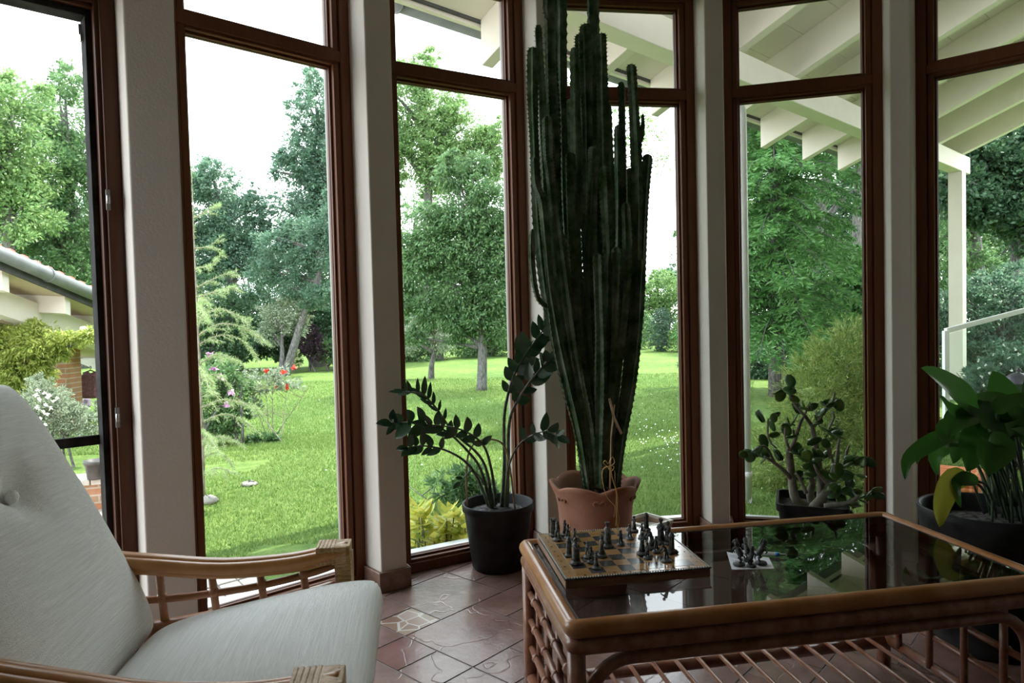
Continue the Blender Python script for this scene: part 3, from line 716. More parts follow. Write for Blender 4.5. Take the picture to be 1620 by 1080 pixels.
for row in range(6):
    for q in range(9):
        u = .06 + q * .022; w_ = .2 + row * .1; a = pc[0].lerp(pc[3], u); c = pc[1].lerp(pc[2], u); p = a.lerp(c, w_); p.z += .0016
        if rr.random() < .6: mb.tube([p, p + V3((rr.uniform(-.003, .003), rr.uniform(-.002, .002), 0)), p + V3((.004, rr.uniform(-.003, .003), 0))], .0004, 4, 1)
o = mb.build('note_paper', [MT['paper'], MT['ink']], loc=tuple(pc[0])); tag(o, 'white slip of note paper under the horse figures on the glass', 'paper')
a, c = t_(290, 520, GT + .0076), t_(1245, 580, GT + .0076); dv = (c - a).normalized(); L_ = (c - a).length
pen = thing('ballpoint_pen', 'white ballpoint pen with a blue ring lying behind the horse figures', 'pen', tuple(a - V3((0, 0, .0056))))
mb = MB(); mb.tube([a + dv * (L_ * .12), a + dv * (L_ * .18), a + dv * (L_ * .82), a + dv * (L_ * .90)], [.0044, .0052, .0052, .0048], 12); mb.build('barrel', MT['pen_white'], pen, world=True)
mb = MB(); mb.tube([a, a + dv * (L_ * .03), a + dv * (L_ * .12)], [.0008, .0018, .0044], 12); mb.build('tip', MT['black_pot'], pen, world=True)
mb = MB(); mb.tube([a + dv * (L_ * .825), a + dv * (L_ * .90)], .0056, 12); mb.build('blue_ring', MT['pen_blue'], pen, world=True)
mb = MB(); mb.tube([a + dv * (L_ * .90), a + dv * L_], .0026, 10); mb.build('push_button', MT['chrome'], pen, world=True)
for (zx, zy, zt_, rz, lab) in ((500, 740, 325, 2.6, 'dark rearing horse figure at the front left of the note paper'), (628, 672, 300, 1.9, 'dark rearing horse figure in the middle of the note paper, behind the others'),
                               (697, 762, 440, .5, 'dark rearing horse figure nearest the front edge of the note paper'), (850, 722, 312, -.3, 'dark rearing horse figure at the right end of the note paper')):
    p = t_(zx, zy, GT + .0032); h = (zy - zt_) / 10.125 * p.y / F * 1.02
    place(horse(h), 'chess_knight', p, 0, PX, lab, rz, group='horse figures beside the board')
# ================================================================= potted plants in the room
def pot(root, c, prof, n=40, m_=None, name='pot', **kw):
    mb = MB(); mb.lathe(prof, n, tuple(c), **kw); return mb.build(name, m_ or MT['black_pot'], root, world=True)
def soil_disc(root, c, r, z):
    mb = MB(); rr = random.Random(2); pr = [(0, .012)] + [(r * t, .012 * (1 - t) + rr.uniform(-.003, .003)) for t in (.3, .6, .85)] + [(r, -.004), (r * .98, -.03)]
    mb.lathe([(p[0], p[1]) for p in pr[::-1]], 28, (c[0], c[1], c[2] + z)); return mb.build('soil', MT['soil'], root, world=True)
# ---- ZZ plant
zc = V3((-.085, 3.19, 0)); ZD = 3.19
zz = thing('zz_plant', 'plant with arching stems of glossy dark leaflets in a round black pot', 'potted plant', tuple(zc))
pot(zz, zc, [(0, .004), (.118, 0), (.126, .01), (.150, .20), (.158, .262), (.166, .268), (.168, .300), (.162, .303), (.156, .298), (.148, .262), (.14, .25)], 48)
soil_disc(zz, zc, .142, .262)
def zline(pts, d0=ZD, d1=None): 
    k = len(pts) - 1; return [at(x, y, d0 + ((d1 or d0) - d0) * i / k) for i, (x, y) in enumerate(pts)]
def leaf_shape(t): return (math.sin(math.pi * t ** .75)) ** .75 if 0 < t < 1 else 0
rr = random.Random(11)
def frond(pts, n, d1, size, start=.42, w=.46, r=.008, both=True, up=0.0, tip=True):
    L = spline(zline(pts, ZD + rr.uniform(-.03, .03), d1), 28); mb = MB()
    mb.tube(L, [r * (1 - .68 * i / 28) for i in range(29)], 8, 1)
    for q in range(n):
        t = start + (1 - start) * (q + .5) / n; i = min(int(t * 28), 27); p = L[i].lerp(L[i + 1], t * 28 - i); tg = (L[i + 1] - L[i]).normalized()
        for s in ((-1, 1) if both else (1 if q % 2 else -1,)):
            view = p.normalized(); sd = tg.cross(view).normalized() * s
            d = (sd * .8 + tg * .62 + V3((rr.uniform(-.25, .25), rr.uniform(-.5, .5), rr.uniform(-.1, .3) + up))).normalized()
            nr = (view * -1 + V3((rr.uniform(-.7, .7), 0, rr.uniform(.1, .9)))).normalized()
            sz = size * rr.uniform(.8, 1.15) * (1 - .25 * abs(2 * (q / max(1, n - 1)) - 1))
            mb.leaf(p, d, nr, sz, sz * w * rr.uniform(.85, 1.1), 0, curl=rr.uniform(-.3, .5), k=6, shape=leaf_shape)
    if tip: mb.leaf(L[-1], (L[-1] - L[-2]), V3((0, -1, .6)), size * .9, size * w * .8, 0, k=6, shape=leaf_shape)
    mb.build('frond', [MT['zz_leaf'], MT['zz_stem']], zz, world=True)
frond([(777, 806), (763, 749), (744, 718), (701, 679), (651, 669), (620, 669)], 6, 2.82, .092, .52, .54)
frond([(779, 803), (771, 749), (756, 718), (717, 683), (689, 644), (666, 623), (638, 620)], 8, 2.86, .08, .55, .30, up=.55)
frond([(773, 800), (756, 757), (736, 730), (705, 712), (670, 705), (645, 708)], 5, 2.80, .08, .6, .5)
frond([(785, 797), (777, 741), (763, 702), (728, 679), (676, 671)], 6, 2.85, .084, .45, .48)
frond([(794, 803), (798, 733), (798, 656), (812, 597), (833, 558), (861, 520)], 8, 3.05, .098, .48, .60, .010)
frond([(802, 800), (804, 733), (806, 667), (822, 628), (849, 590), (870, 570)], 6, 2.95, .095, .52, .62, .010)
frond([(800, 800), (803, 749), (812, 718), (830, 695), (862, 682), (882, 690)], 5, 2.95, .082, .55, .55, .006)
frond([(784, 802), (770, 770), (748, 745), (728, 762)], 1, 3.02, .06, .8, .45, .005, False)
mb = MB(); hp = spline(zline([(739, 800), (738, 749), (741, 718), (752, 700), (775, 694.5), (796, 703), (806, 735), (815, 806)], 3.12, 3.12), 30)
mb.tube(hp, .0045, 7); o = mb.build('plant_hoop', MT['stick'], zz, world=True)

# ---- columnar cactus
kc = V3((.335, 2.90, 0)); KD = 2.90
kk = thing('cactus', 'tall dark green many-stemmed cactus in a wavy-rimmed terracotta pot', 'potted cactus', tuple(kc))
def wavy(R, z, a, i):
    t = max(0.0, (z - .36) / .10); w_ = abs(math.sin(3 * (a + math.pi / 2))); f = 1 + (.055 * w_ - .02) * t
    return R * f, z + (.022 * w_ - .010) * t
terra = MB(); terra.lathe( [(0, .004), (.118, 0), (.128, .012), (.150, .25), (.158, .36), (.166, .40), (.184, .438), (.188, .452), (.180, .458), (.166, .440), (.150, .40), (.145, .38)], 96, tuple(kc), fn=wavy)
mb = terra
for q in range(6):                                              # scrolls under each cusp of the rim
    a0 = -math.pi / 2 + q * math.pi / 3
    for s in (-1, 1):
        pts = []
        for i in range(15):
            th = i / 14 * 4.2; r = .016 * (1 - i / 18); aa = a0 + s * (.10 - r * math.cos(th) / .17 * 1.0); zz_ = .400 + r * math.sin(th)
            R = .166 + (zz_ - .36) * .12; pts.append((kc.x + R * math.cos(aa), kc.y + R * math.sin(aa), zz_))
        mb.tube(pts, .0045, 6)
mb.build('pot', MT['terracotta'], kk, world=True)
soil_disc(kk, kc, .149, .392)
def stem(pts, d0, d1, r=.029, ribs=5, seed=0, base_r=None, cork=False, name='stem'):
    """ribbed column: toothed crests with spines, along a line given by pixels and two distances"""
    k = len(pts) - 1; P = [at(x, y, d0 + (d1 - d0) * (i / k) ** .7) for i, (x, y) in enumerate(pts)]
    ln = sum((P[i + 1] - P[i]).length for i in range(k)); n = max(14, int(ln / .012)); L = spline(P, n); rs = random.Random(seed)
    mb = MB(); vs = []; u = None; ph = rs.uniform(0, 6.28); N = ribs * 2
    for i, p in enumerate(L):
        t = (L[min(i + 1, n)] - L[max(i - 1, 0)]).normalized()
        u = t.cross(V3((0, 1, 0))).normalized() if u is None else (u - t * u.dot(t)).normalized(); w_ = t.cross(u)
        s = i * ln / n; e = (ln - s) / .055; R = r * (min(1, math.sqrt(max(0.0, 1 - (1 - min(1, e)) ** 2))) if e < 1 else 1)
        R *= .92 + .10 * math.sin(s * 9 + ph)
        if base_r: R = base_r + (R - base_r) * min(1, s / .35)
        for j in range(N):
            a = ph + 2 * math.pi * j / N
            rr_ = R * ((1.0 + (.11 if i % 2 else -.04)) if j % 2 == 0 else .56)
            vs.append(p + u * (math.cos(a) * rr_) + w_ * (math.sin(a) * rr_))
            if j % 2 == 0 and i % 2 and R > .006:
                q = vs[-1]; dr = (q - p).normalized()
                for s2 in (-1, 1):
                    sd = (dr * .8 + t * .3 + dr.cross(t) * (s2 * .7) + V3((rs.uniform(-.2, .2), rs.uniform(-.2, .2), rs.uniform(-.2, .2)))).normalized(); sz = .0065 * rs.uniform(.7, 1.35)
                    o1 = dr.cross(t) * .0011; o2 = t * .0011
                    mb.add([q + o1, q - o1 + o2, q - o2, q + sd * sz], [(0, 1, 3), (1, 2, 3), (2, 0, 3)], 1)
    mb.add(vs, [(i * N + j, i * N + (j + 1) % N, (i + 1) * N + (j + 1) % N, (i + 1) * N + j) for i in range(n) for j in range(N)] + [tuple(range(n * N, n * N + N))], 0, False)
    mb.build(name, [MT['cactus'] if not cork else MT['cork'], MT['spine']], kk, world=True)
S = [  # pixel polylines from the pot upwards, distance at the foot and at the tip, radius
 ([(928, 772), (918, 690), (893, 600), (866, 480), (852, 360), (846, 240), (843, 160), (843, 74)], 2.88, 2.74, .023),
 ([(930, 772), (922, 690), (900, 600), (880, 480), (868, 360), (862, 240), (857, 140), (851, 39)], 2.86, 2.86, .022),
 ([(934, 772), (926, 680), (908, 580), (890, 470), (880, 330), (876, 200), (872, 90), (870, -60)], 2.92, 2.88, .031),
 ([(938, 772), (932, 680), (916, 580), (900, 460), (891, 330), (888, 200), (886, 90), (886, -90)], 2.95, 2.97, .030),
 ([(940, 772), (934, 660), (922, 540), (914, 420), (911, 300), (910, 200), (908, 74)], 2.90, 2.83, .021),
 ([(944, 772), (940, 640), (932, 500), (927, 360), (923, 220), (920, 130), (918, 53)], 2.94, 3.0, .024),
 ([(948, 772), (945, 640), (938, 500), (933, 360), (930, 220), (928, 120), (926, 37)], 2.90, 2.92, .027),
 ([(950, 772), (950, 640), (947, 500), (945, 360), (943, 240), (940, 120), (937, -70)], 2.97, 3.02, .026),
 ([(954, 772), (957, 640), (957, 500), (956, 360), (955, 240), (953, 130), (951.5, 52)], 2.88, 2.84, .025),
 ([(956, 772), (962, 660), (966, 540), (966, 420), (965, 300), (961, 162)], 2.96, 3.0, .021),
 ([(960, 772), (968, 680), (978, 580), (984, 460), (986, 340), (985, 240), (983, 129)], 2.90, 2.90, .021),
 ([(962, 772), (968, 680), (974, 560), (977, 440), (979, 320), (977, 197)], 2.98, 3.03, .020),
 ([(972, 772), (980, 690), (994, 600), (1004, 500), (1007, 380), (1006, 260), (1002, 170), (998, 101)], 2.86, 2.80, .025),
 ([(974, 772), (982, 690), (998, 600), (1010, 500), (1016, 400), (1020, 310), (1025, 243)], 2.90, 2.86, .021),
 ([(970, 772), (978, 690), (990, 600), (997, 500), (1000, 400), (999, 330), (996, 265)], 2.96, 2.98, .023),
 ([(932, 772), (918, 680), (890, 560), (872, 460), (864, 380), (858, 320), (848, 290), (845, 248)], 2.83, 2.70, .018),
 ([(936, 772), (924, 660), (904, 540), (888, 420), (874, 300), (868, 240), (866, 183)], 2.82, 2.72, .023),
 ([(946, 772), (938, 640), (922, 500), (908, 380), (905, 260), (902, 156)], 2.99, 3.06, .021),
 ([(948, 770), (946, 660), (940, 540), (936, 420), (938, 300), (941, 230)], 2.82, 2.80, .026),
 ([(952, 770), (955, 660), (960, 540), (962, 420), (958, 330), (955, 262)], 2.82, 2.78, .025),
 ([(944, 770), (936, 660), (922, 560), (912, 440), (905, 330), (902, 240)], 2.82, 2.78, .026),
 ([(958, 770), (966, 680), (978, 580), (988, 480), (993, 390), (990, 320)], 2.82, 2.78, .024),
 ([(940, 770), (932, 680), (916, 590), (902, 510), (896, 430), (892, 370)], 2.81, 2.76, .024),
 ([(954, 770), (960, 690), (968, 610), (972, 530), (974, 450), (976, 390)], 2.81, 2.76, .024),
 ([(948, 770), (948, 700), (950, 620), (950, 540), (948, 470), (946, 400)], 2.80, 2.74, .026),
 ([(930, 770), (915, 690), (897, 620), (882, 550), (872, 480), (868, 420)], 2.84, 2.76, .021),
 ([(974, 768), (984, 690), (998, 610), (1008, 530), (1012, 460), (1014, 410)], 2.84, 2.80, .021),
 ([(866, 486), (853, 474), (846, 450), (842, 410), (842, 361)], 2.78, 2.74, .014),
 ([(1003, 236), (1011, 226), (1016, 212), (1017, 178)], 2.82, 2.82, .012),
 ([(872, 34), (865, 26), (862, 10), (861, -30)], 2.87, 2.84, .012)]
for q, (pts, d0, d1, r) in enumerate(S): stem(pts, d0, d1, r, 5 if r > .022 else 4, q)
stem([(944, 776), (943, 740), (942, 690), (941, 640)], 2.88, 2.88, .05, 6, 91, cork=True, name='woody_base')
mb = MB(); mb.tube([at(965, 772, 2.74), at(967, 690, 2.74), at(972, 640, 2.76)], .0035, 6); mb.tube([at(964, 630, 2.72), at(972, 662, 2.71), at(983, 686, 2.71)], .008, 6, flat=.4)
mb.build('support_stick', MT['stick'], kk, world=True)
rb = MB(); RD = 2.67
def rib(pts, r=.0022, d=RD, d1=None): rb.tube(spline(zline(pts, d, d1 or d), 20), r, 6, flat=.35)
rib([(960, 737), (954, 732), (958, 728), (962, 734), (966, 726), (970, 723), (972, 732), (965, 737), (958, 738), (953, 742)], .0030)
rib([(961, 738), (966, 745), (970, 742), (971, 738), (964, 736)], .0030)
rib([(961, 738), (953, 745), (954, 765), (960, 786), (972, 800), (975, 815), (974, 832)])
rib([(963, 739), (968, 755), (974, 775), (976, 795), (976, 815), (977, 836)]); rib([(962, 738), (972, 745), (973, 762), (975, 780), (974, 800), (971, 818)], .0018)
rib([(965, 738), (970, 760), (977, 785), (977, 806), (980, 822), (976, 838)], .0018)
o = rb.build('raffia_bow', MT['ribbon'], loc=tuple(at(962, 737, RD))); tag(o, 'yellow raffia bow hanging down over the terracotta pot', 'ribbon')

# ---- jade tree
jc = V3((1.275, 2.95, 0)); JD = 2.95
jd = thing('jade_tree', 'small branching jade tree with round leaves in a square black pot', 'potted plant', tuple(jc))
mb = MB(); H = .345; rot = Matrix.Translation(jc) @ Matrix.Rotation(math.radians(-22), 4, 'Z')
def sq(r, z, rd=.03): return [rot @ V3((x, y, z)) for x, y, _ in rounded(-r, -r, r, r, rd, 0, 4)[:-1]]
rings = [sq(.10, 0), sq(.132, H - .03), sq(.140, H - .03), sq(.142, H), sq(.132, H), sq(.126, H - .05)]
n = len(rings[0]); vs = [p for r_ in rings for p in r_]
mb.add(vs, [(i * n + j, i * n + (j + 1) % n, (i + 1) * n + (j + 1) % n, (i + 1) * n + j) for i in range(5) for j in range(n)] + [tuple(range(n - 1, -1, -1))], 0)
mb.build('pot', MT['black_pot'], jd, world=True)
mb = MB(); mb.prism([p[:2] for p in sq(.127, 0)], H - .06, H - .035); mb.build('soil', MT['soil'], jd, world=True)
def jp(pts, d=JD, d1=None): return spline(zline([(1160 + x / 4.154, 580 + y / 4.154) for x, y in pts], d, d1 or d), 12)
wood = MB(); tips = []
def jb(pts, r0, r1, d=JD, d1=None):
    L = jp(pts, d, d1); wood.tube(L, [.8 * (r0 + (r1 - r0) * i / 12) for i in range(13)], 9); tips.append(L[-1]); return L
jb([(560, 945), (470, 915), (405, 860), (385, 720), (372, 600), (368, 540)], .030, .016)
jb([(520, 940), (600, 850), (660, 720), (675, 640)], .032, .018, 2.93)
jb([(540, 930), (505, 840), (520, 760), (500, 690)], .026, .013, 2.98)
jb([(570, 900), (575, 760), (555, 600), (535, 470), (515, 385)], .022, .011)
jb([(515, 385), (475, 325), (430, 280), (385, 215), (365, 165)], .010, .005)
jb([(530, 390), (575, 330), (620, 275), (655, 225), (668, 165)], .010, .005, JD, 2.9)
jb([(370, 545), (410, 470), (440, 370), (470, 315), (500, 240)], .012, .004)
jb([(385, 740), (340, 690), (270, 630), (205, 590)], .014, .006, JD, 2.88)
jb([(270, 630), (230, 545), (190, 520), (120, 560)], .008, .004, 2.9, 2.85)
jb([(250, 505), (228, 450), (228, 370), (232, 340)], .006, .004, 2.93)
jb([(368, 545), (345, 470), (340, 400)], .009, .005, 2.92); jb([(375, 560), (400, 480), (395, 410)], .009, .005, 2.97)
jb([(660, 700), (720, 650), (740, 580), (760, 520)], .014, .006, 2.93, 2.98); jb([(640, 720), (700, 690), (770, 600), (800, 580)], .012, .005, 2.92)
jb([(615, 760), (560, 700), (530, 640)], .011, .005, 2.88); jb([(480, 830), (440, 740), (410, 700)], .011, .006, 2.9)
jb([(680, 640), (690, 520), (700, 460)], .012, .005, 2.95); jb([(640, 600), (610, 500), (610, 470)], .008, .004, 2.92)
jb([(620, 420), (660, 340), (655, 290)], .006, .004, 2.99); jb([(600, 920), (700, 905), (770, 890), (825, 845)], .018, .009, 2.88, 2.84)
jb([(660, 660), (640, 560), (625, 480)], .008, .004, 3.0); jb([(740, 680), (750, 760), (760, 820)], .007, .004, 2.9)
wood.build('trunk', MT['jade_bark'], jd, world=True)
lv = MB(); rr = random.Random(5)
def jleaf(x, y, n=4, s=.04, d=2.9):
    c = at(1160 + x / 4.154, 580 + y / 4.154, d)
    for q in range(n):
        a = rr.uniform(0, 6.28); dr = V3((math.cos(a), rr.uniform(-.7, .7), math.sin(a) * .8 + .15)).normalized(); L = s * rr.uniform(.8, 1.25)
        M_ = Matrix.Translation(c + dr * L * .75) @ dr.to_track_quat('X', 'Z').to_matrix().to_4x4() @ Matrix.Rotation(rr.uniform(-1, 1), 4, 'X')
        t = MB(); t.ball((0, 0, 0), (L * .72, L * .50, .0042), 10); lv.add([M_ @ V3(p) for p in t.v], t.f, 0, True)
for x, y, n in ((325, 145, 3), (395, 140, 2), (362, 190, 2), (430, 315, 2), (470, 285, 2), (200, 370, 2), (232, 340, 2), (260, 370, 1), (325, 370, 2), (310, 435, 2), (375, 395, 2), (340, 465, 1), (150, 530, 2), (130, 570, 2), (165, 590, 2), (95, 595, 1), (215, 540, 2), (290, 540, 3), (240, 560, 2),
 (330, 620, 2), (585, 225, 2), (690, 205, 3), (605, 265, 2), (520, 290, 2), (640, 440, 3), (590, 470, 3), (590, 370, 2), (610, 430, 2), (440, 575, 3), (480, 630, 3), (590, 605, 4), (520, 625, 2), (570, 670, 3), (550, 720, 2), (800, 590, 3), (850, 590, 2), (790, 620, 2), (800, 710, 3), (690, 760, 3), (700, 820, 3), (750, 800, 3), (780, 790, 2), (850, 815, 2), (905, 825, 2), (820, 870, 3), (860, 870, 2), (780, 935, 3), (840, 920, 2), (700, 740, 2), (455, 720, 2), (470, 740, 2)):
    jleaf(x, y, n, .040, rr.uniform(2.84, 2.99))
lv.build('foliage', MT['jade_leaf'], jd, world=True)

# ---- peace lily
pc_ = V3((1.60, 2.33, 0)); PD = 2.33
pl = thing('peace_lily', 'broad-leaved peace lily in a large round black pot', 'potted plant', tuple(pc_))
pot(pl, pc_, [(0, .004), (.150, 0), (.158, .012), (.186, .36), (.194, .385), (.200, .44), (.204, .468), (.198, .472), (.190, .465), (.182, .42), (.17, .40)], 48)
soil_disc(pl, pc_, .176, .415)
def wide(t): return (math.sin(math.pi * t ** .72)) ** .8 * (1 if t < .8 else 1) if 0 < t < 1 else 0
def pleaf(x0, y0, pts, w, d0, d1, mi=0, nrm=(-.2, -1, .7), curl_edge=.25):
    """petiole from the pot then a blade along a pixel line"""
    L = spline(zline(pts, d0, d1), 14); mb = MB(); b0 = at(x0, y0, PD); b0.z = max(b0.z, .42)
    st = spline([b0, b0.lerp(L[0], .5) + V3((0, 0, .03)), L[0]], 8); mb.tube(st, [.0045] * 9, 6, 1)
    vs = []; N = len(L)
    for i, p in enumerate(L):
        t = i / (N - 1); tg = (L[min(i + 1, N - 1)] - L[max(i - 1, 0)]).normalized(); nn = V3(nrm); sd = tg.cross(nn).normalized(); up = sd.cross(tg).normalized()
        ww = max(w / 2 * wide(t), .001)
        for e in (1, .5, 0, -.5, -1): vs.append(p + sd * (ww * e) + up * (curl_edge * ww * abs(e) + .004 * math.sin(9 * t) * e * e))
    mb.add(vs, [(i * 5 + j, i * 5 + j + 1, (i + 1) * 5 + j + 1, (i + 1) * 5 + j) for i in range(N - 1) for j in range(4)], 0, True)
    mb.build('leaf', [MT['spath_yellow'] if mi else MT['spath_leaf'], MT['spath_stem']], pl, world=True)
Z = lambda q: [(1400 + x / 3.177, 560 + y / 3.177) for x, y in q]
for (x0, y0), q, w, d0, d1, mi, nr in (
 ((1590, 800), [(470, 320), (400, 230), (300, 150), (180, 70)], .115, 2.25, 2.05, 0, (.4, -1, .5)),
 ((1585, 800), [(450, 340), (370, 300), (310, 260), (272, 210)], .05, 2.2, 2.1, 0, (.6, -.8, .3)),
 ((1580, 800), [(420, 440), (300, 420), (190, 470), (110, 540), (100, 630)], .055, 2.2, 2.1, 0, (-.3, -1, .8)),
 ((1575, 805), [(400, 470), (300, 450), (200, 460), (160, 550)], .045, 2.25, 2.2, 0, (-.3, -.6, .9)),
 ((1580, 800), [(400, 360), (320, 365), (300, 420), (295, 455)], .06, 2.2, 2.1, 0, (-.4, -1, .6)),
 ((1570, 805), [(420, 640), (340, 625), (300, 700), (270, 800), (272, 868)], .075, 2.1, 2.02, 1, (.1, -1, .2)),
 ((1575, 805), [(470, 640), (390, 625), (350, 660), (380, 770)], .045, 2.1, 2.05, 0, (-.6, -1, .3)),
 ((1610, 800), [(640, 330), (610, 240), (570, 150), (545, 85)], .095, 2.35, 2.35, 0, (-.5, -1, .2)),
 ((1625, 800), [(640, 330), (700, 260), (760, 200)], .08, 2.2, 2.15, 0, (.3, -1, .3)),
 ((1600, 800), [(560, 260), (540, 330), (570, 390), (580, 430)], .12, 2.15, 2.08, 0, (.2, -1, .6)),
 ((1595, 800), [(480, 340), (440, 420), (430, 520), (410, 590)], .08, 2.15, 2.1, 0, (-.2, -1, .3)),
 ((1605, 800), [(520, 450), (560, 460), (520, 540), (515, 610)], .10, 2.08, 2.0, 0, (-.1, -1, .5)),
 ((1605, 800), [(480, 460), (560, 440), (610, 450), (660, 460)], .08, 2.1, 2.05, 0, (0, -.5, 1)),
 ((1585, 800), [(460, 400), (400, 430), (350, 490), (340, 550)], .075, 2.25, 2.22, 0, (.3, -1, .4)),
 ((1590, 800), [(520, 330), (420, 310), (350, 350), (320, 420)], .09, 2.18, 2.1, 0, (-.1, -.7, 1)),
 ((1615, 800), [(600, 380), (650, 330), (690, 380), (700, 470)], .10, 2.15, 2.1, 0, (.2, -1, .4)),
 ((1595, 800), [(500, 300), (470, 250), (540, 215), (640, 225)], .07, 2.25, 2.2, 0, (0, -.5, 1)),
 ((1600, 800), [(560, 300), (600, 250), (700, 220), (790, 225)], .055, 2.1, 2.1, 0, (0, -.6, 1)),
 ((1580, 800), [(430, 420), (380, 450), (310, 460), (250, 520), (262, 610)], .065, 2.3, 2.3, 0, (-.3, -.7, .7)),
 ((1612, 800), [(580, 420), (600, 340), (570, 290), (480, 260)], .11, 2.3, 2.25, 0, (-.1, -1, .8)),
 ((1625, 800), [(640, 420), (690, 360), (760, 420), (800, 520)], .11, 2.1, 2.0, 0, (.2, -1, .6)),
 ((1622, 800), [(660, 300), (720, 330), (770, 400)], .12, 2.3, 2.3, 0, (.2, -1, .4)),
 ((1640, 800), [(720, 240), (780, 180), (860, 150), (950, 190)], .12, 2.3, 2.25, 0, (.2, -1, .6)),
 ((1645, 800), [(740, 330), (820, 300), (900, 340), (950, 430)], .12, 2.2, 2.15, 0, (.2, -1, .6))): pleaf(x0, y0, Z(q), w, d0, d1, mi, nr)
mb = MB(); rr = random.Random(8)
for q in range(22):
    x = 1560 + q * 5 + rr.uniform(-4, 4); p = at(x, 806, PD + rr.uniform(-.08, .08)); p.z = .42; mb.tube([p, p + V3((rr.uniform(-.05, .03), rr.uniform(-.04, .04), .14)), p + V3((rr.uniform(-.10, .05), rr.uniform(-.06, .06), .27))], .0042, 6)
mb.build('petioles', MT['spath_stem'], pl, world=True)

# ---- cream planter by the middle window
zr = .19; oB, oR = on_z(1022, 809.5, zr), on_z(1066, 822, zr); dv = oR - oB; oF = oR + V3((dv.y, -dv.x, 0)); oL = oB + V3((dv.y, -dv.x, 0)); oc = (oB + oF) / 2; oc.z = 0
ob = thing('square_planter', 'empty cream square planter on the floor by the window right of the cactus', 'planter', tuple(oc))
def ring4(k, z): return [oc + (p - oc) * k + V3((0, 0, z - (oc + (p - oc) * k).z)) for p in (oB, oL, oF, oR)]
def shell(rings, nm, mt, bev=.004):
    mb = MB(); mb.add([p for r_ in rings for p in r_], [(i * 4 + j, i * 4 + (j + 1) % 4, (i + 1) * 4 + (j + 1) % 4, (i + 1) * 4 + j) for i in range(len(rings) - 1) for j in range(4)]); return mb.build(nm, mt, ob, bevel=bev, world=True)
shell([ring4(.02, .003), ring4(.78, 0), ring4(.96, zr - .012), ring4(.86, zr - .012), ring4(.80, zr - .09), ring4(.02, zr - .09)], 'pot', MT['tan_clay'])
shell([ring4(.97, zr - .016), ring4(1.0, zr), ring4(.86, zr + .002), ring4(.855, zr - .014)], 'rim', MT['cream_glaze'], .003)
r4 = (oB - oR).length / 2 * .80
mb = MB(); mb.lathe([(0, zr - .060), (r4 * .6, zr - .060), (r4 * .95, zr - .035), (r4, zr - .033)], 32, tuple(oc), caps=False); mb.build('dish', MT['cream_glaze'], ob, world=True)
# ================================================================= outside: ground
GZ = -.12
m, nt, b = new_mat('lawn_turf'); v = coords(nt, 'Object')
n1 = noise(nt, v, .55, 5, .6); n2 = noise(nt, v, 9, 5, .75)
ca = ramp(nt, n2, [(.3, (.11, .185, .052)), (.5, (.16, .255, .075)), (.72, (.25, .325, .115))]); cb_ = ramp(nt, n1, [(.35, (.75, .85, .75)), (.65, (1.2, 1.12, .95))])
mx = nt.nodes.new('ShaderNodeMix'); mx.data_type = 'RGBA'; mx.blend_type = 'MULTIPLY'; mx.inputs['Factor'].default_value = 1
link(nt, ca, mx.inputs['A']); link(nt, cb_, mx.inputs['B']); link(nt, mx.outputs['Result'], b.inputs['Base Color']); b.inputs['Roughness'].default_value = .9; b.inputs['Specular IOR Level'].default_value = .1
bump(nt, b, noise(nt, v, 60, 4, .7), .9, .05); MT['lawn'] = m
MT['blade'] = leaf_mat('grass_blade', [(.09, .175, .038), (.14, .245, .055), (.20, .30, .075), (.27, .33, .12)], .35, .5, .3)
def lawn_z(x, y): return GZ + .03 * math.sin(x * .5 + 1) * math.sin(y * .4) * min(1, max(0, y - 5) / 4) + max(0, y - 14) * .012
# left edge of the lawn follows the low retaining wall; right of it everything is grass
WA, WD = V3((-3.55, 5.62, 0)), V3((.93, .37, 0)).normalized()
def in_yard(x, y):                                             # the paved corner in front of the retaining wall
    return x < -.505 * y and ((x - WA.x) * -WD.y + (y - WA.y) * WD.x) < 0
def inside_house(x, y): return XL - .3 < x < XR + .3 and y < 3.95 and not ((x < FAC[0]['R'].x and y > 2.9) or x > 3.4 and y > 2.9)
def sheet(name, m_, x0, x1, y0, y1, step, keep, zf):
    nx, ny = int((x1 - x0) / step), int((y1 - y0) / step); idx = {}; vs = []; fs = []
    def vid(i, j):
        if (i, j) not in idx: x, y = x0 + i * step, y0 + j * step; idx[(i, j)] = len(vs); vs.append((x, y, zf(x, y)))
        return idx[(i, j)]
    for i in range(nx):
        for j in range(ny):
            if keep(x0 + (i + .5) * step, y0 + (j + .5) * step): fs.append((vid(i, j), vid(i + 1, j), vid(i + 1, j + 1), vid(i, j + 1)))
    mb = MB(); mb.add(vs, fs, 0, True); return mb.build(name, m_)
struct(sheet('lawn', MT['lawn'], -26, 34, -8, 44, .35, lambda x, y: not in_yard(x, y) and not (y < 2 and XL - .3 < x < XR + .3), lawn_z), 'mown lawn of the garden')
MT['flag'] = mat('yard_flagstone', (.36, .28, .23), .85, var=.35, nscale=4, bmp=.4, bscale=20)
struct(sheet('yard_paving', MT['flag'], -8, -1.2, .5, 6.6, .3, lambda x, y: x < -.40 * y, lambda x, y: -.34), 'stone paving in front of the low brick wall')
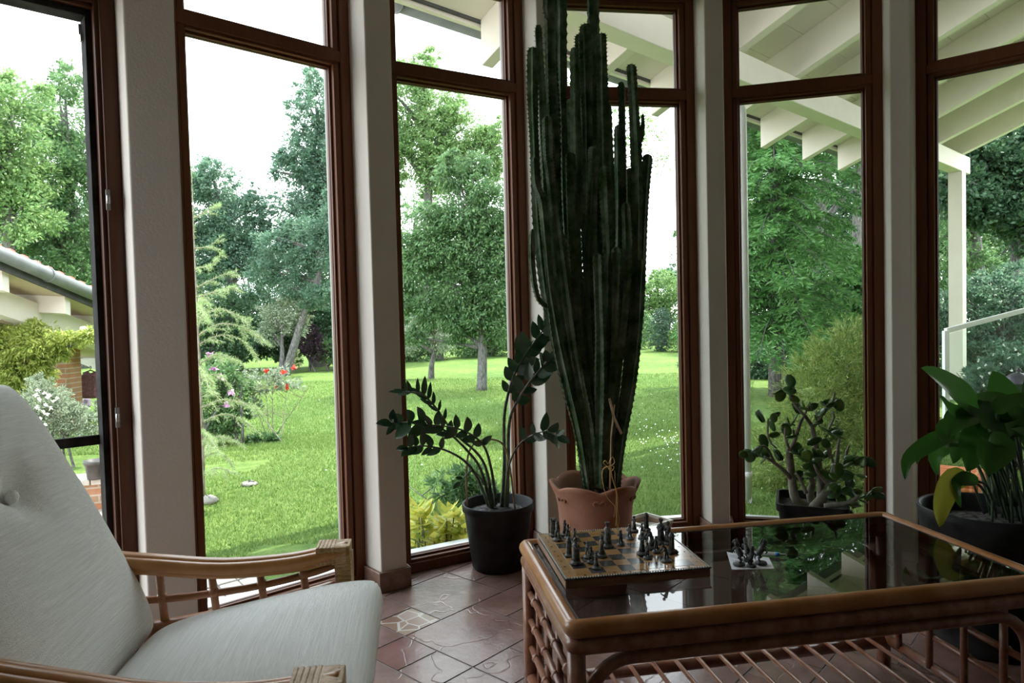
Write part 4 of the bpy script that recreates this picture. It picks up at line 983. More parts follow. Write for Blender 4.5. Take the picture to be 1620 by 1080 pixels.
# grass blades near the windows, thinning out with distance
rg = np.random.default_rng(3)
def blades(n, y0, y1, xr, h):
    y = y0 + (y1 - y0) * rg.random(n) ** 1.3; x = y * (xr[0] + (xr[1] - xr[0]) * rg.random(n))
    ok = np.array([not in_yard(a, c) and not inside_house(a, c) and c < 16 and not (a < -2.3 and -.1 < ((a - WA.x) * -WD.y + (c - WA.y) * WD.x) < .36) for a, c in zip(x, y)]); x, y = x[ok], y[ok]; n = len(x)
    z = np.array([lawn_z(a, c) for a, c in zip(x, y)]); a = rg.random(n) * 6.283; hh = h * (.6 + .8 * rg.random(n)) * (1 + y * .02); w = .0022 * (1 + y * .16)
    v = np.empty((n, 3, 3)); dx, dy = np.cos(a) * w, np.sin(a) * w; ln = rg.normal(0, .5, (n, 2)) * hh[:, None]
    v[:, 0] = np.stack([x - dx, y - dy, z - .005], 1); v[:, 1] = np.stack([x + dx, y + dy, z - .005], 1); v[:, 2] = np.stack([x + ln[:, 0], y + ln[:, 1], z + hh], 1)
    return v.reshape(-1, 3)
V_ = np.concatenate([blades(170000, 3.0, 8, (-.56, .75), .020), blades(120000, 7, 15, (-.70, .35), .022)])
o = np_mesh('grass', V_, np.arange(len(V_)).reshape(-1, 3), MT['blade']); tag(o, 'short green lawn grass', 'grass', kind='stuff')
MT['daisy'] = mat('daisy_white', (.85, .85, .82), .7, var=.03)
n = 200; y = 5.5 + 6 * rg.random(n) ** 1.2; u = np.where(rg.random(n) < .75, .10 + .19 * rg.random(n), -.30 + .3 * rg.random(n)); x = y * u
cl = rg.random(n) < .5; y[cl] = 6.6 + rg.normal(0, .5, cl.sum()); x[cl] = y[cl] * (.235 + rg.normal(0, .03, cl.sum()))
z = np.array([lawn_z(a, c) for a, c in zip(x, y)]) + .045; s = .008
V_ = np.stack([np.stack([x - s, y, z], 1), np.stack([x, y - s, z + .004], 1), np.stack([x + s, y, z], 1), np.stack([x, y + s, z + .008], 1)], 1).reshape(-1, 3)
o = np_mesh('daisies', V_, np.arange(len(V_)).reshape(-1, 4), MT['daisy']); tag(o, 'tiny white daisies scattered over the lawn', 'flowers', kind='stuff')
# stone path outside the second window
MT['slab'] = mat('pale_slab', (.50, .45, .38), .85, var=.3, nscale=6, bmp=.3, bscale=25); MT['gravel'] = mat('edge_gravel', (.36, .34, .30), .9, var=.6, nscale=45, bmp=.9, bscale=70)
mb = MB(); q = [on_z(x, y, GZ) for x, y in ((300, 905), (372, 893), (445, 940), (330, 985))]
for i in range(2):
    for j in range(3):
        f = lambda u, w_: (q[0].lerp(q[1], w_)).lerp(q[3].lerp(q[2], w_), u)
        a = [f(i / 2 + .01, j / 3 + .008), f((i + 1) / 2 - .01, j / 3 + .008), f((i + 1) / 2 - .01, (j + 1) / 3 - .008), f(i / 2 + .01, (j + 1) / 3 - .008)]
        mb.prism([p[:2] for p in a], GZ - .05, GZ + .022)
mb.build('x', MT['slab'], bevel=.006); o = bpy.data.objects['x']; o.name = 'garden_path'; struct(o, 'pale stone slab path outside the second window')
mb = MB()
for i, f in enumerate(FAC[:5]): mb.prism([f['L'] - f['n'] * .15 - f['u'] * .1, f['R'] - f['n'] * .15 + f['u'] * .1, f['R'] - f['n'] * .32 + f['u'] * .14, f['L'] - f['n'] * .32 - f['u'] * .14], GZ - .1, GZ + .008)
struct(mb.build('gravel_strip', MT['gravel']), 'gravel strip along the foot of the windows')

# ================================================================= low brick wall, flower pot, laundry
m, nt, b = new_mat('old_brick'); v = coords(nt, 'Object')
br = nt.nodes.new('ShaderNodeTexBrick'); link(nt, v, br.inputs['Vector'])
mpn = v.node; mpn.inputs['Rotation'].default_value = (math.radians(90), 0, 0)
br.inputs['Scale'].default_value = 1; br.inputs['Brick Width'].default_value = .22; br.inputs['Row Height'].default_value = .062; br.inputs['Mortar Size'].default_value = .007
br.inputs['Color1'].default_value = (.36, .15, .075, 1); br.inputs['Color2'].default_value = (.28, .20, .13, 1); br.inputs['Mortar'].default_value = (.36, .32, .27, 1)
n_ = ramp(nt, noise(nt, coords(nt, 'Object'), 5, 5), [(.3, (.7, .65, .6)), (.7, (1.25, 1.15, 1.1))])
mx = nt.nodes.new('ShaderNodeMix'); mx.data_type = 'RGBA'; mx.blend_type = 'MULTIPLY'; mx.inputs['Factor'].default_value = 1
link(nt, br.outputs['Color'], mx.inputs['A']); link(nt, n_, mx.inputs['B']); link(nt, mx.outputs['Result'], b.inputs['Base Color']); b.inputs['Roughness'].default_value = .9
MT['brick'] = m
wa = math.atan2(WD.y, WD.x)
rw = thing('retaining_wall', 'low brick retaining wall with a pale stone cap beyond the garden door', 'garden wall', (WA.x, WA.y, -.34), wa)
mb = MB(); mb.box((-2.6, 0, 0), (.55, .24, .215)); mb.build('brickwork', MT['brick'], rw)
mb = MB()
for i in range(6): mb.box((-2.62 + i * .535 + .004, -.03, .216), (-2.62 + (i + 1) * .535 - .004, .29, .262))
mb.build('stone_cap', MT['slab'], rw, bevel=.006)
p = on_z(152, 757, -.077); fp = thing('flower_pot', 'small dark plastic flower pot standing on the low brick wall', 'flower pot', tuple(p))
mb = MB(); mb.lathe([(0, .003), (.058, 0), (.064, .01), (.078, .12), (.086, .122), (.088, .155), (.080, .157), (.074, .12)], 24, tuple(p)); mb.build('pot', mat('grey_brown_plastic', (.024, .020, .017), .5), fp, world=True)
soil_disc(fp, p, .074, .13)
# laundry on a line
LD = 9.0; a, c = at(60, 566, LD + .6), at(260, 571, LD - .4)
ln_ = thing('clothes_line', 'thin washing line strung across the lawn beyond the brick pillar', 'clothes line', (a.x, a.y, lawn_z(a.x, a.y)))
mb = MB(); mb.tube([a.lerp(c, i / 10) - V3((0, 0, .05 * math.sin(math.pi * i / 10))) for i in range(11)], .003, 5); mb.build('line', MT['white_metal'], ln_, world=True)
for e in (a, c): mb = MB(); mb.tube([(e.x, e.y, lawn_z(e.x, e.y) - .02), (e.x, e.y, e.z + .03)], .02, 8); mb.build('post', MT['chrome'], ln_, world=True)
MT['maroon'] = mat('maroon_knit', (.13, .035, .045), .95, var=.2, nscale=25); MT['sheet'] = mat('white_cotton', (.82, .84, .86), .9, var=.03); MT['mauve'] = mat('mauve_cotton', (.22, .17, .25), .9, var=.1)
def garment(outline, d, thick, mt, name, label, cat):
    P = [at(x, y, d) for x, y in outline]; c0 = sum(P, V3()) / len(P); n = len(P); mb = MB()
    rings = [(.82, -thick), (1, -thick * .55), (1, thick * .55), (.82, thick)]; vs = []
    for s, dy in rings: vs += [c0 + (p - c0) * s + V3((0, dy + .012 * math.sin(p.x * 60), 0)) for p in P]
    fs = [(k * n + j, k * n + (j + 1) % n, (k + 1) * n + (j + 1) % n, (k + 1) * n + j) for k in range(3) for j in range(n)] + [tuple(range(n - 1, -1, -1)), tuple(range(3 * n, 4 * n))]
    mb.add(vs, fs, 0, False); o = mb.build(name, mt, loc=(c0.x, c0.y, min(p.z for p in P))); tag(o, label, cat); return o
garment([(126, 602), (129, 595), (134, 590), (138, 588), (141, 590), (145, 590), (149, 588), (153, 591), (158, 597), (159, 607), (156, 611), (156, 629), (148, 630), (138, 630), (128, 629), (128, 610)], 8.9, .05, MT['maroon'], 'knitted_top', 'maroon top on a hanger on the washing line, seen through the garden door', 'clothing')
mb = MB(); hk = at(143, 583, 8.9); mb.tube(spline([hk + V3((-.008, 0, .02)), hk + V3((0, 0, .034)), hk + V3((.012, 0, .02)), hk + V3((0, 0, 0)), hk + V3((0, 0, -.02))], 12), .004, 6)
mb.tube([at(131, 590, 8.9), hk + V3((0, 0, -.02)), at(155, 590, 8.9)], .008, 6); o = mb.build('clothes_hanger', MT['seal'], loc=tuple(hk)); tag(o, 'dark clothes hanger hooked on the washing line above the maroon top', 'hanger')
garment([(126, 567), (134, 566), (145, 565), (160, 565), (170, 566), (170, 588), (158, 587), (148, 583), (138, 578), (128, 574)], 9.25, .05, MT['sheet'], 'white_sheet', 'white sheet draped over the washing line behind the maroon top', 'laundry')
garment([(131, 632), (137, 629), (141, 631), (142, 642), (138, 646), (133, 646), (130, 642)], 9.3, .04, MT['mauve'], 'mauve_cloth', 'greyish mauve cloth hanging low behind the maroon top', 'laundry')

# ================================================================= outbuilding at the left with its tiled eave
Pa, Pb = at(0, 390, 6.5), at(148, 456.7, 7.8); t_ = (Pb - Pa); t_.normalize(); sl = t_.copy()
hz = V3((t_.x, t_.y, 0)).normalized(); qd = V3((-hz.y, hz.x, 0)); qd = -qd if qd.x > 0 else qd        # away from the viewer, to the left-back
up_ = V3((0, 0, 1))
s0 = Pa - sl * 1.6; s1 = Pb + sl * 1.5
bd_ = thing('outbuilding', 'garden outbuilding with white rafters, grey gutter and red tiled roof on a brick pillar, left', 'building', (Pb.x, Pb.y, GZ))
def off(p, q, z): return p + qd * q + up_ * z
qd = V3((-hz.y, hz.x, 0))
if qd.dot(Pa) < 0: qd = -qd
mb = MB(); mb.tube([off(s0, .0, -.065), off(s1, .0, -.065)], .068, 14); mb.build('gutter', MT['zinc'], bd_, world=True)
mb = MB()
for k in range(5): p = s0.lerp(s1, (k + .6) / 5.2); mb.tube([off(p, .075 * math.cos(a), -.065 + .075 * math.sin(a)) for a in [i * math.pi / 8 for i in range(17)]], .006, 5)
mb.build('gutter_bracket', MT['zinc'], bd_, world=True)
mb = MB(); nT = 26
for k in range(nT):
    p = s0.lerp(s1, (k + .5) / nT); r_ = (s1 - s0).length / nT * .52
    mb.tube([off(p, .06, .0), off(p, .30, .02), off(p, .9, .18)], [r_, r_, r_], 8, flat=.6)
mb.build('tiled_roof', MT['red_tile'], bd_, world=True)
def slab(a, c, q0, q1, za0, za1, zb0, zb1, mt, nm):
    mb = MB(); vs = []
    for p in (a, c): vs += [off(p, q0, za0), off(p, q1, zb0), off(p, q1, zb1), off(p, q0, za1)]
    mb.add(vs, [(0, 1, 2, 3), (7, 6, 5, 4), (0, 4, 5, 1), (1, 5, 6, 2), (2, 6, 7, 3), (3, 7, 4, 0)]); return mb.build(nm, mt, bd_, world=True)
slab(s0, s1, .055, .08, -.19, -.02, -.19, -.02, MT['mesh_dark'], 'dark_fascia')  # dark fascia board behind the gutter
slab(s0, s1, .08, 1.9, -.17, -.14, -.05, -.02, MT['soffit'], 'soffit_board')
slab(s0, s1, .42, .60, -.50, -.24, -.49, -.22, MT['white_wood'], 'eave_beam')
slab(s0, s1, .62, 1.9, -.50, -.485, -.40, -.385, MT['soffit'], 'ceiling_board')
for x_, f in ((22, 0), (118, 1), (-70, 2), (214, 3)):
    u_ = (x_ - 0) / 148.0; p = Pa.lerp(Pb, u_ * 1.0)
    mb = MB(); w_ = .045; vs = []
    for s in (-w_, w_): vs += [off(p + sl * s, .12, -.36), off(p + sl * s, 1.2, -.28), off(p + sl * s, 1.2, -.10), off(p + sl * s, .12, -.17)]
    mb.add(vs, [(0, 1, 2, 3), (7, 6, 5, 4), (0, 4, 5, 1), (1, 5, 6, 2), (2, 6, 7, 3), (3, 7, 4, 0)]); mb.build('rafter_end', MT['white_wood'], bd_, world=True, bevel=.004)
bp_ = at(102, 640, 8.6); zt_ = at(107, 505, 8.6).z
mb = MB(); mb.box((bp_.x - .14, bp_.y - .14, GZ - .1), (bp_.x + .14, bp_.y + .14, zt_)); mb.build('brick_pillar', MT['brick'], bd_, world=True)
mb = MB(); q = at(132, 521, 7.4); mb.lathe([(0, -.05), (.03, -.045), (.042, .0), (.03, .03), (0, .035)], 10, tuple(q)); mb.build('eave_knob', MT['soffit'], bd_, world=True)

# ================================================================= veranda roof on the right: purlin on a post, rafters, boards, gutter
E1 = V3((math.cos(math.radians(42)), math.sin(math.radians(42)), 0)); E2 = V3((-E1.y, E1.x, 0))
def ev(a, e, z): return E1 * a + E2 * e + V3((0, 0, z))
BB = 2.85; BT = EYE + .727 * BB; BLW = EYE + .648 * BB; PW = .17; TS_ = math.tan(math.radians(20.6))
vr = bpy.data.objects.new('roof', None); COL.objects.link(vr); vr.location = ev(10.9, BB, GZ); struct(vr, 'white timber veranda roof over the right-hand windows')
def rz_(e): return BT - (e - BB) * TS_
mb = MB(); mb.beam(ev(1.95, BB + PW / 2, (BT + BLW) / 2), ev(11.17, BB + PW / 2, (BT + BLW) / 2), PW, BT - BLW); mb.build('purlin', MT['white_wood'], vr, world=True, bevel=.006)
mb = MB(); vs = [ev(a, e, z) for a in (10.80, 10.80 + PW) for e in (BB, BB + PW) for z in (GZ - .1, BLW)]
mb.add(vs, [(0, 1, 3, 2), (4, 6, 7, 5), (0, 4, 5, 1), (2, 3, 7, 6), (0, 2, 6, 4), (1, 5, 7, 3)]); mb.build('post', MT['white_wood'], vr, world=True, bevel=.006)
TE = 3.69; RH = .31; HE = -1.2
for k in range(10):
    a = 2.192 + .962 * k; w_ = .05; mb = MB(); vs = []
    h0 = HE if a > 4.0 else 1.9
    for s in (-w_, w_): vs += [ev(a + s, h0, rz_(h0)), ev(a + s, TE, rz_(TE)), ev(a + s, TE, rz_(TE) + RH), ev(a + s, h0, rz_(h0) + RH)]
    mb.add(vs, [(0, 1, 2, 3), (7, 6, 5, 4), (0, 4, 5, 1), (1, 5, 6, 2), (2, 6, 7, 3), (3, 7, 4, 0)]); mb.build('rafter', MT['white_wood'], vr, world=True, bevel=.005)
def deck(a0, a1, e0, e1, th=.03, dz=0.0):
    mb = MB(); n = max(1, int((e1 - e0) / .30)); 
    for i in range(n):
        x0, x1 = e0 + (e1 - e0) * i / n + .002, e0 + (e1 - e0) * (i + 1) / n - .002; vs = []
        for a in (a0, a1): vs += [ev(a, x0, rz_(x0) + RH + dz), ev(a, x1, rz_(x1) + RH + dz), ev(a, x1, rz_(x1) + RH + th + dz), ev(a, x0, rz_(x0) + RH + th + dz)]
        mb.add(vs, [(0, 1, 2, 3), (7, 6, 5, 4), (0, 4, 5, 1), (1, 5, 6, 2), (2, 6, 7, 3), (3, 7, 4, 0)])
    return mb
deck(1.95, 4.0, 1.9, TE).build('roof_boards', MT['white_board'], vr, world=True)
deck(4.0, 11.05, HE, TE).build('roof_boards', MT['white_board'], vr, world=True)
d_ = MB(); vs = []
for a in (1.9, 11.1): vs += [ev(a, HE, rz_(HE) + RH + .04), ev(a, TE, rz_(TE) + RH + .04), ev(a, TE, rz_(TE) + RH + .09), ev(a, HE, rz_(HE) + RH + .09)]
d_.add(vs, [(0, 1, 2, 3), (7, 6, 5, 4), (0, 4, 5, 1), (1, 5, 6, 2), (2, 6, 7, 3), (3, 7, 4, 0)]); d_.build('roof_covering', MT['zinc'], vr, world=True)
mb = MB(); mb.beam(ev(1.95, TE + .045, 3.200), ev(11.1, TE + .045, 3.200), .04, .05); mb.build('eave_batten', MT['white_wood'], vr, world=True)
mb = MB(); mb.beam(ev(1.95, TE + .012, 3.222), ev(11.1, TE + .012, 3.222), .02, .045); mb.build('vent_strip', MT['mesh_dark'], vr, world=True)
GG = 3.262; mb = MB(); mb.tube([ev(1.9, TE + .17, GG), ev(11.1, TE + .17, GG)], .082, 16); gt = mb.build('gutter', MT['zinc'], vr, world=True)
for a in (2.55, 5.4, 8.3):
    mb = MB(); mb.tube([ev(a, TE + .17 + .088 * math.cos(t), GG + .088 * math.sin(t)) for t in [i * math.pi / 10 for i in range(21)]], .008, 5, cap=False); mb.build('gutter_joint', MT['zinc'], gt, world=True)

mb = MB(); vs = [ev(a, e, z) for a in (4.1, 11.1) for e in (HE - .3, HE) for z in (GZ - .1, rz_(HE) + RH)]
mb.add(vs, [(0, 1, 3, 2), (4, 6, 7, 5), (0, 4, 5, 1), (2, 3, 7, 6), (0, 2, 6, 4), (1, 5, 7, 3)]); struct(mb.build('wall_house', MT['plaster_out']), 'rendered house wall that carries the veranda roof')
dp = at(1177, 500, 4.6); rp_ = thing('rain_pipe', 'white rain pipe standing outside the left edge of the jade tree window', 'pipe', (dp.x, dp.y, GZ))
mb = MB(); mb.tube([(dp.x, dp.y, GZ - .05), (dp.x, dp.y, 2.46)] + [(dp.x - .12 * (1 - math.cos(t)), dp.y - .05 * (1 - math.cos(t)), 2.46 + .10 * math.sin(t)) for t in [i * math.pi / 12 for i in range(1, 7)]] + [(dp.x - .35, dp.y - .145, 2.57)], .035, 14); mb.build('pipe', MT['white_metal'], rp_, world=True)
mb = MB(); mb.tube([(dp.x, dp.y, .05), (dp.x, dp.y, .09)], .041, 14); mb.build('bracket', MT['white_metal'], rp_, world=True)
# glass wind screen, lantern, bench beside the terrace
wsc = thing('wind_screen', 'white framed glass wind screen beside the white veranda post', 'wind screen', tuple(at(1497, 690, 6.4) * 1))
wsc.location.z = GZ
c0, c1 = at(1496, 523, 6.4), at(1700, 470, 6.9)
b0, b1 = V3((c0.x, c0.y, GZ)), V3((c1.x, c1.y, GZ))
mb = MB(); mb.beam(b0, c0, .045, .045, up=(1, 0, 0)); mb.beam(b1, c1, .045, .045, up=(1, 0, 0)); mb.beam(c0, c1, .035, .045); mb.beam(b0 + V3((0, 0, .05)), b1 + V3((0, 0, .05)), .05, .06); mb.build('screen_frame', MT['white_metal'], wsc, world=True, bevel=.004)
mb = MB(); dv = (c1 - c0); mb.add([b0 + V3((0, 0, .07)), b1 + V3((0, 0, .07)), c1 - V3((0, 0, .04)), c0 - V3((0, 0, .04))] + [p + V3((.003, .006, 0)) for p in (b0 + V3((0, 0, .07)), b1 + V3((0, 0, .07)), c1 - V3((0, 0, .04)), c0 - V3((0, 0, .04)))], [(0, 1, 2, 3), (7, 6, 5, 4), (0, 4, 5, 1), (2, 6, 7, 3)]); mb.build('pane', MT['clear'], wsc, world=True)
lp = at(1611, 640, 5.4); LZ = GZ
ln = thing('garden_lantern', 'grey domed garden lantern beyond the peace lily', 'lantern', (lp.x, lp.y, GZ))
MT['lant'] = mat('lantern_grey', (.085, .08, .105), .4, .4, var=.1)
zl = at(1611, 607, 5.4).z
mb = MB(); mb.lathe([(.05, GZ), (.05, GZ + .03), (.016, GZ + .06), (.016, zl - .22), (.04, zl - .20), (.05, zl - .18)], 12, (lp.x, lp.y, 0)); mb.build('post', MT['lant'], ln, world=True)
mb = MB(); mb.lathe([(.11, zl), (.108, zl + .012), (.09, zl + .045), (.05, zl + .078), (.016, zl + .088), (.014, zl + .10), (.02, zl + .108), (.012, zl + .122), (0, zl + .128)], 16, (lp.x, lp.y, 0)); mb.build('dome', MT['lant'], ln, world=True)
mb = MB(); mb.lathe([(.06, zl - .18), (.085, zl - .002)], 8, (lp.x, lp.y, 0), smooth=False); mb.build('glass', MT['clear'], ln, world=True)
m, nt, b = new_mat('orange_plaid'); v = coords(nt, 'Object'); sx = nt.nodes.new('ShaderNodeSeparateXYZ'); link(nt, v, sx.inputs[0])
def stripe(out, sc, stops):
    w_ = nt.nodes.new('ShaderNodeMath'); w_.operation = 'MULTIPLY'; link(nt, out, w_.inputs[0]); w_.inputs[1].default_value = sc
    fr = nt.nodes.new('ShaderNodeMath'); fr.operation = 'FRACT'; link(nt, w_.outputs[0], fr.inputs[0])
    r = ramp(nt, fr.outputs[0], stops); r.node.color_ramp.interpolation = 'CONSTANT'; return r
k1 = [(0, (.55, .15, .04)), (.25, (.72, .27, .09)), (.4, (.50, .12, .03)), (.5, (.80, .42, .22)), (.56, (.55, .15, .04)), (.8, (.66, .22, .07))]
y_ = nt.nodes.new('ShaderNodeMath'); y_.operation = 'ADD'; link(nt, sx.outputs['Y'], y_.inputs[0]); link(nt, sx.outputs['Z'], y_.inputs[1])
mx = nt.nodes.new('ShaderNodeMix'); mx.data_type = 'RGBA'; mx.inputs['Factor'].default_value = .5; link(nt, stripe(sx.outputs['X'], 5, k1), mx.inputs['A']); link(nt, stripe(y_.outputs[0], 5, k1), mx.inputs['B'])
link(nt, mx.outputs['Result'], b.inputs['Base Color']); b.inputs['Roughness'].default_value = .9; MT['plaid'] = m
q = at(1500, 830, 3.75); bn = thing('garden_stool', 'low garden stool under an orange plaid cushion outside the rightmost window', 'stool', (q.x + .0, q.y, GZ), math.radians(-39.6))
mb = MB()
for x in (-.26, .09):
    for y in (.06, .40): mb.box((x - .02, y - .02, 0), (x + .02, y + .02, .24))
mb.box((-.30, .02, .22), (.13, .44, .25)); mb.build('stool_frame', MT['stick'], bn)
mb = MB(); mb.box((-.31, -.02, .252), (.14, .40, .335)); mb.box((-.30, -.035, .02), (.135, -.012, .30)); mb.build('seat_cushion', MT['plaid'], bn, bevel=.022, seg=4)
# ================================================================= trees and shrubs: every plant has its own wood and its own leaves
G = {  # mid, light, dark and blue are lightened and greyed to stand in for haze
 'mid': leaf_mat('leaf_mid', [(0.079, 0.167, 0.071), (0.127, 0.238, 0.091), (0.190, 0.310, 0.120)], .4),
 'light': leaf_mat('leaf_light', [(0.135, 0.254, 0.095), (0.206, 0.342, 0.127), (0.301, 0.428, 0.159)], .45),
 'dark': leaf_mat('leaf_dark', [(0.044, 0.099, 0.051), (0.067, 0.139, 0.067), (0.104, 0.190, 0.088)], .35),
 'blue': leaf_mat('leaf_bluish', [(0.091, 0.177, 0.122), (0.128, 0.232, 0.152), (0.189, 0.305, 0.195)], .45),
 'yellow': leaf_mat('leaf_yellowgreen', [(.26, .36, .07), (.38, .45, .11), (.50, .52, .16)], .5),
 'grey': leaf_mat('leaf_greygreen', [(0.190, 0.246, 0.159), (0.285, 0.349, 0.238), (0.412, 0.460, 0.333)], .35),
 'purple': leaf_mat('leaf_purple', [(.04, .022, .038), (.06, .032, .05), (.085, .05, .065)], .25),
 'larch': leaf_mat('needle_larch', [(0.221, 0.338, 0.130), (0.299, 0.429, 0.169), (0.390, 0.494, 0.234)], .4),
 'redwood': leaf_mat('needle_soft', [(0.079, 0.206, 0.063), (0.120, 0.277, 0.079), (0.174, 0.349, 0.104)], .4),
 'cypress': leaf_mat('needle_golden', [(.13, .225, .05), (.24, .33, .085), (.37, .44, .14)], .35),
 'fir': leaf_mat('needle_dark', [(0.035, 0.079, 0.048), (0.052, 0.111, 0.063), (0.088, 0.159, 0.091)], .25),
 'hosta': leaf_mat('leaf_variegated', [(.64, .60, .11), (.70, .65, .15), (.54, .56, .10)], .35, patch=((.36, .44, .10), 26)),
 'white': leaf_mat('petal_white', [(.75, .75, .70), (.85, .84, .80)], .3),
 'red': leaf_mat('petal_red', [(.55, .03, .03), (.65, .08, .04)], .3),
 'pinkish': leaf_mat('petal_mauve', [(.45, .22, .42), (.55, .30, .50)], .3),
 'lime': leaf_mat('petal_lime', [(.40, .46, .22), (.48, .52, .30)], .3)}
BARK = mat('bark_brown', (.035, .026, .018), .9, var=.5, nscale=14, stretch=(4, 4, .8), bmp=.6, bscale=20)
BARKG = mat('bark_grey', (.060, .054, .042), .9, var=.5, nscale=14, stretch=(4, 4, .8), bmp=.6, bscale=20)
BARKP = mat('bark_pale', (.24, .20, .14), .9, var=.4, nscale=20, stretch=(3, 3, 1), bmp=.4, bscale=30)
def unit(v): return v / np.maximum(1e-9, np.linalg.norm(v, axis=1, keepdims=True))
def leaves_at(p, d, L, W, rng, droop=0.0, jit=.5):
    n = len(p); d = unit(d + rng.normal(0, jit, (n, 3)) - np.array([0, 0, droop])); s = unit(np.cross(d, unit(rng.normal(0, 1, (n, 3)))))
    L = L * rng.uniform(.65, 1.25, (n, 1)); W = W * rng.uniform(.7, 1.2, (n, 1)) / 2; nn = np.cross(s, d)
    v = np.stack([p, p + d * L * .45 + s * W + nn * L * .06, p + d * L, p + d * L * .45 - s * W + nn * L * .06], 1)
    return v.reshape(-1, 3)
def quads(v): return np.arange(len(v)).reshape(-1, 4)
def blob_leaves(blobs, n, L, W, rng, droop=.25, clump=.26, ncl=None):
    w = np.array([(b[1][0] * b[1][1] * b[1][2]) ** .67 for b in blobs]); w /= w.sum(); out = []
    for (c, r), k in zip(blobs, (w * n).astype(int)):
        if k < 4: continue
        m_ = max(6, int(k / 26)) if ncl is None else ncl
        dirs = unit(rng.normal(0, 1, (m_, 3))); rad = .42 + .58 * rng.random((m_, 1)) ** .55; cc = np.array(c) + dirs * rad * np.array(r)
        i = rng.integers(0, m_, k); sg = clump * min(r)
        p = cc[i] + rng.normal(0, 1, (k, 3)) * sg * np.array([.9, .9, .6]); d = unit(p - np.array(c)) + np.array([0, 0, .1])
        out.append(leaves_at(p, d, L, W, rng, droop))
    return np.concatenate(out)
def pxblob(x, y, rx, ry, d, dz=None):
    c = at(x, y, d); return ((c.x, c.y, c.z), (rx * d / F, (dz or (rx + ry) / 2) * d / F, ry * d / F))
def tree(name, label, cat, px, d, blobs, leaf, n, L, W=None, base=None, tr=.10, bark=None, seed=1, droop=.25, clump=.26, group=None, stems=1, flowers=None, top=None, wood=True):
    """blobs: crown lobes as pixel x, y, rx, ry (and an extra distance); px: pixel x of the foot"""
    rng = np.random.default_rng(seed); rs = random.Random(seed)
    ft = at(px, 600, d); ft.z = lawn_z(ft.x, ft.y) if base is None else base
    root = thing(name, label, cat, tuple(ft), group=group)
    B = [pxblob(b_[0], b_[1], b_[2], b_[3], d + (b_[4] if len(b_) > 4 else 0)) for b_ in blobs]
    B0 = B; B = [(c, tuple(x * .86 for x in r)) for c, r in B0]
    for (c, r) in B0:                                          # smaller side lobes break up the outline
        for q in range(9):
            a, e = rs.uniform(0, 6.28), rs.uniform(-.9, 1.3); dv = (math.cos(a) * math.cos(e), math.sin(a) * math.cos(e), math.sin(e)); f = rs.uniform(.65, 1.12)
            B.append((tuple(c[i] + dv[i] * r[i] * f for i in range(3)), tuple(x * rs.uniform(.20, .42) for x in r)))
    if wood:
        mb = MB()
        main = max(B0, key=lambda q: q[0][2]); tp = V3(main[0]) if top is None else top
        for s in range(stems):
            f0 = ft + V3((rs.uniform(-.25, .25) * (s > 0), rs.uniform(-.25, .25) * (s > 0), -.1)); e = tp + V3((rs.uniform(-.5, .5), rs.uniform(-.3, .3), 0)) * (s > 0)
            tk = spline([f0, f0.lerp(e, .35) + V3((rs.uniform(-.12, .12), rs.uniform(-.1, .1), 0)) * tr * 5, f0.lerp(e, .7) + V3((rs.uniform(-.2, .2), 0, 0)) * tr * 5, e], 12)
            mb.tube(tk, [tr * (1.15 if i == 0 else 1 - .85 * i / 12) for i in range(13)], 9)
            for (c, r) in B0:
                c = V3(c)
                for q in range(2):
                    k = max(2, min(9, int(12 * (c.z - r[2] * .8 - f0.z) / max(.3, e.z - f0.z)))); tgt = c + V3((rs.uniform(-.6, .6) * r[0], rs.uniform(-.6, .6) * r[1], rs.uniform(-.2, .6) * r[2]))
                    mb.tube(spline([tk[k], tk[k].lerp(tgt, .5) + V3((0, 0, r[2] * .12)), tgt], 6), [tr * .42 * (1 - .8 * i / 6) for i in range(7)], 6)
        mb.build('trunk', bark or BARK, root, world=True)
    v = blob_leaves(B, int(n * 2.6), L * .66, (W or L * .5) * .66, rng, droop, clump)
    np_mesh('foliage', v, quads(v), G[leaf], root)
    if flowers:
        fm, fn, fs = flowers; fv = []
        for (x, y, dd) in fn:
            c = np.array(at(x, y, dd)); k = 9; dirs = unit(rng.normal(0, 1, (k, 3))); fv.append(leaves_at(np.repeat(c[None], k, 0), dirs, fs, fs * .8, rng, 0, .2))
        fv = np.concatenate(fv); np_mesh('blossom', fv, quads(fv), G[fm], root)
    return root
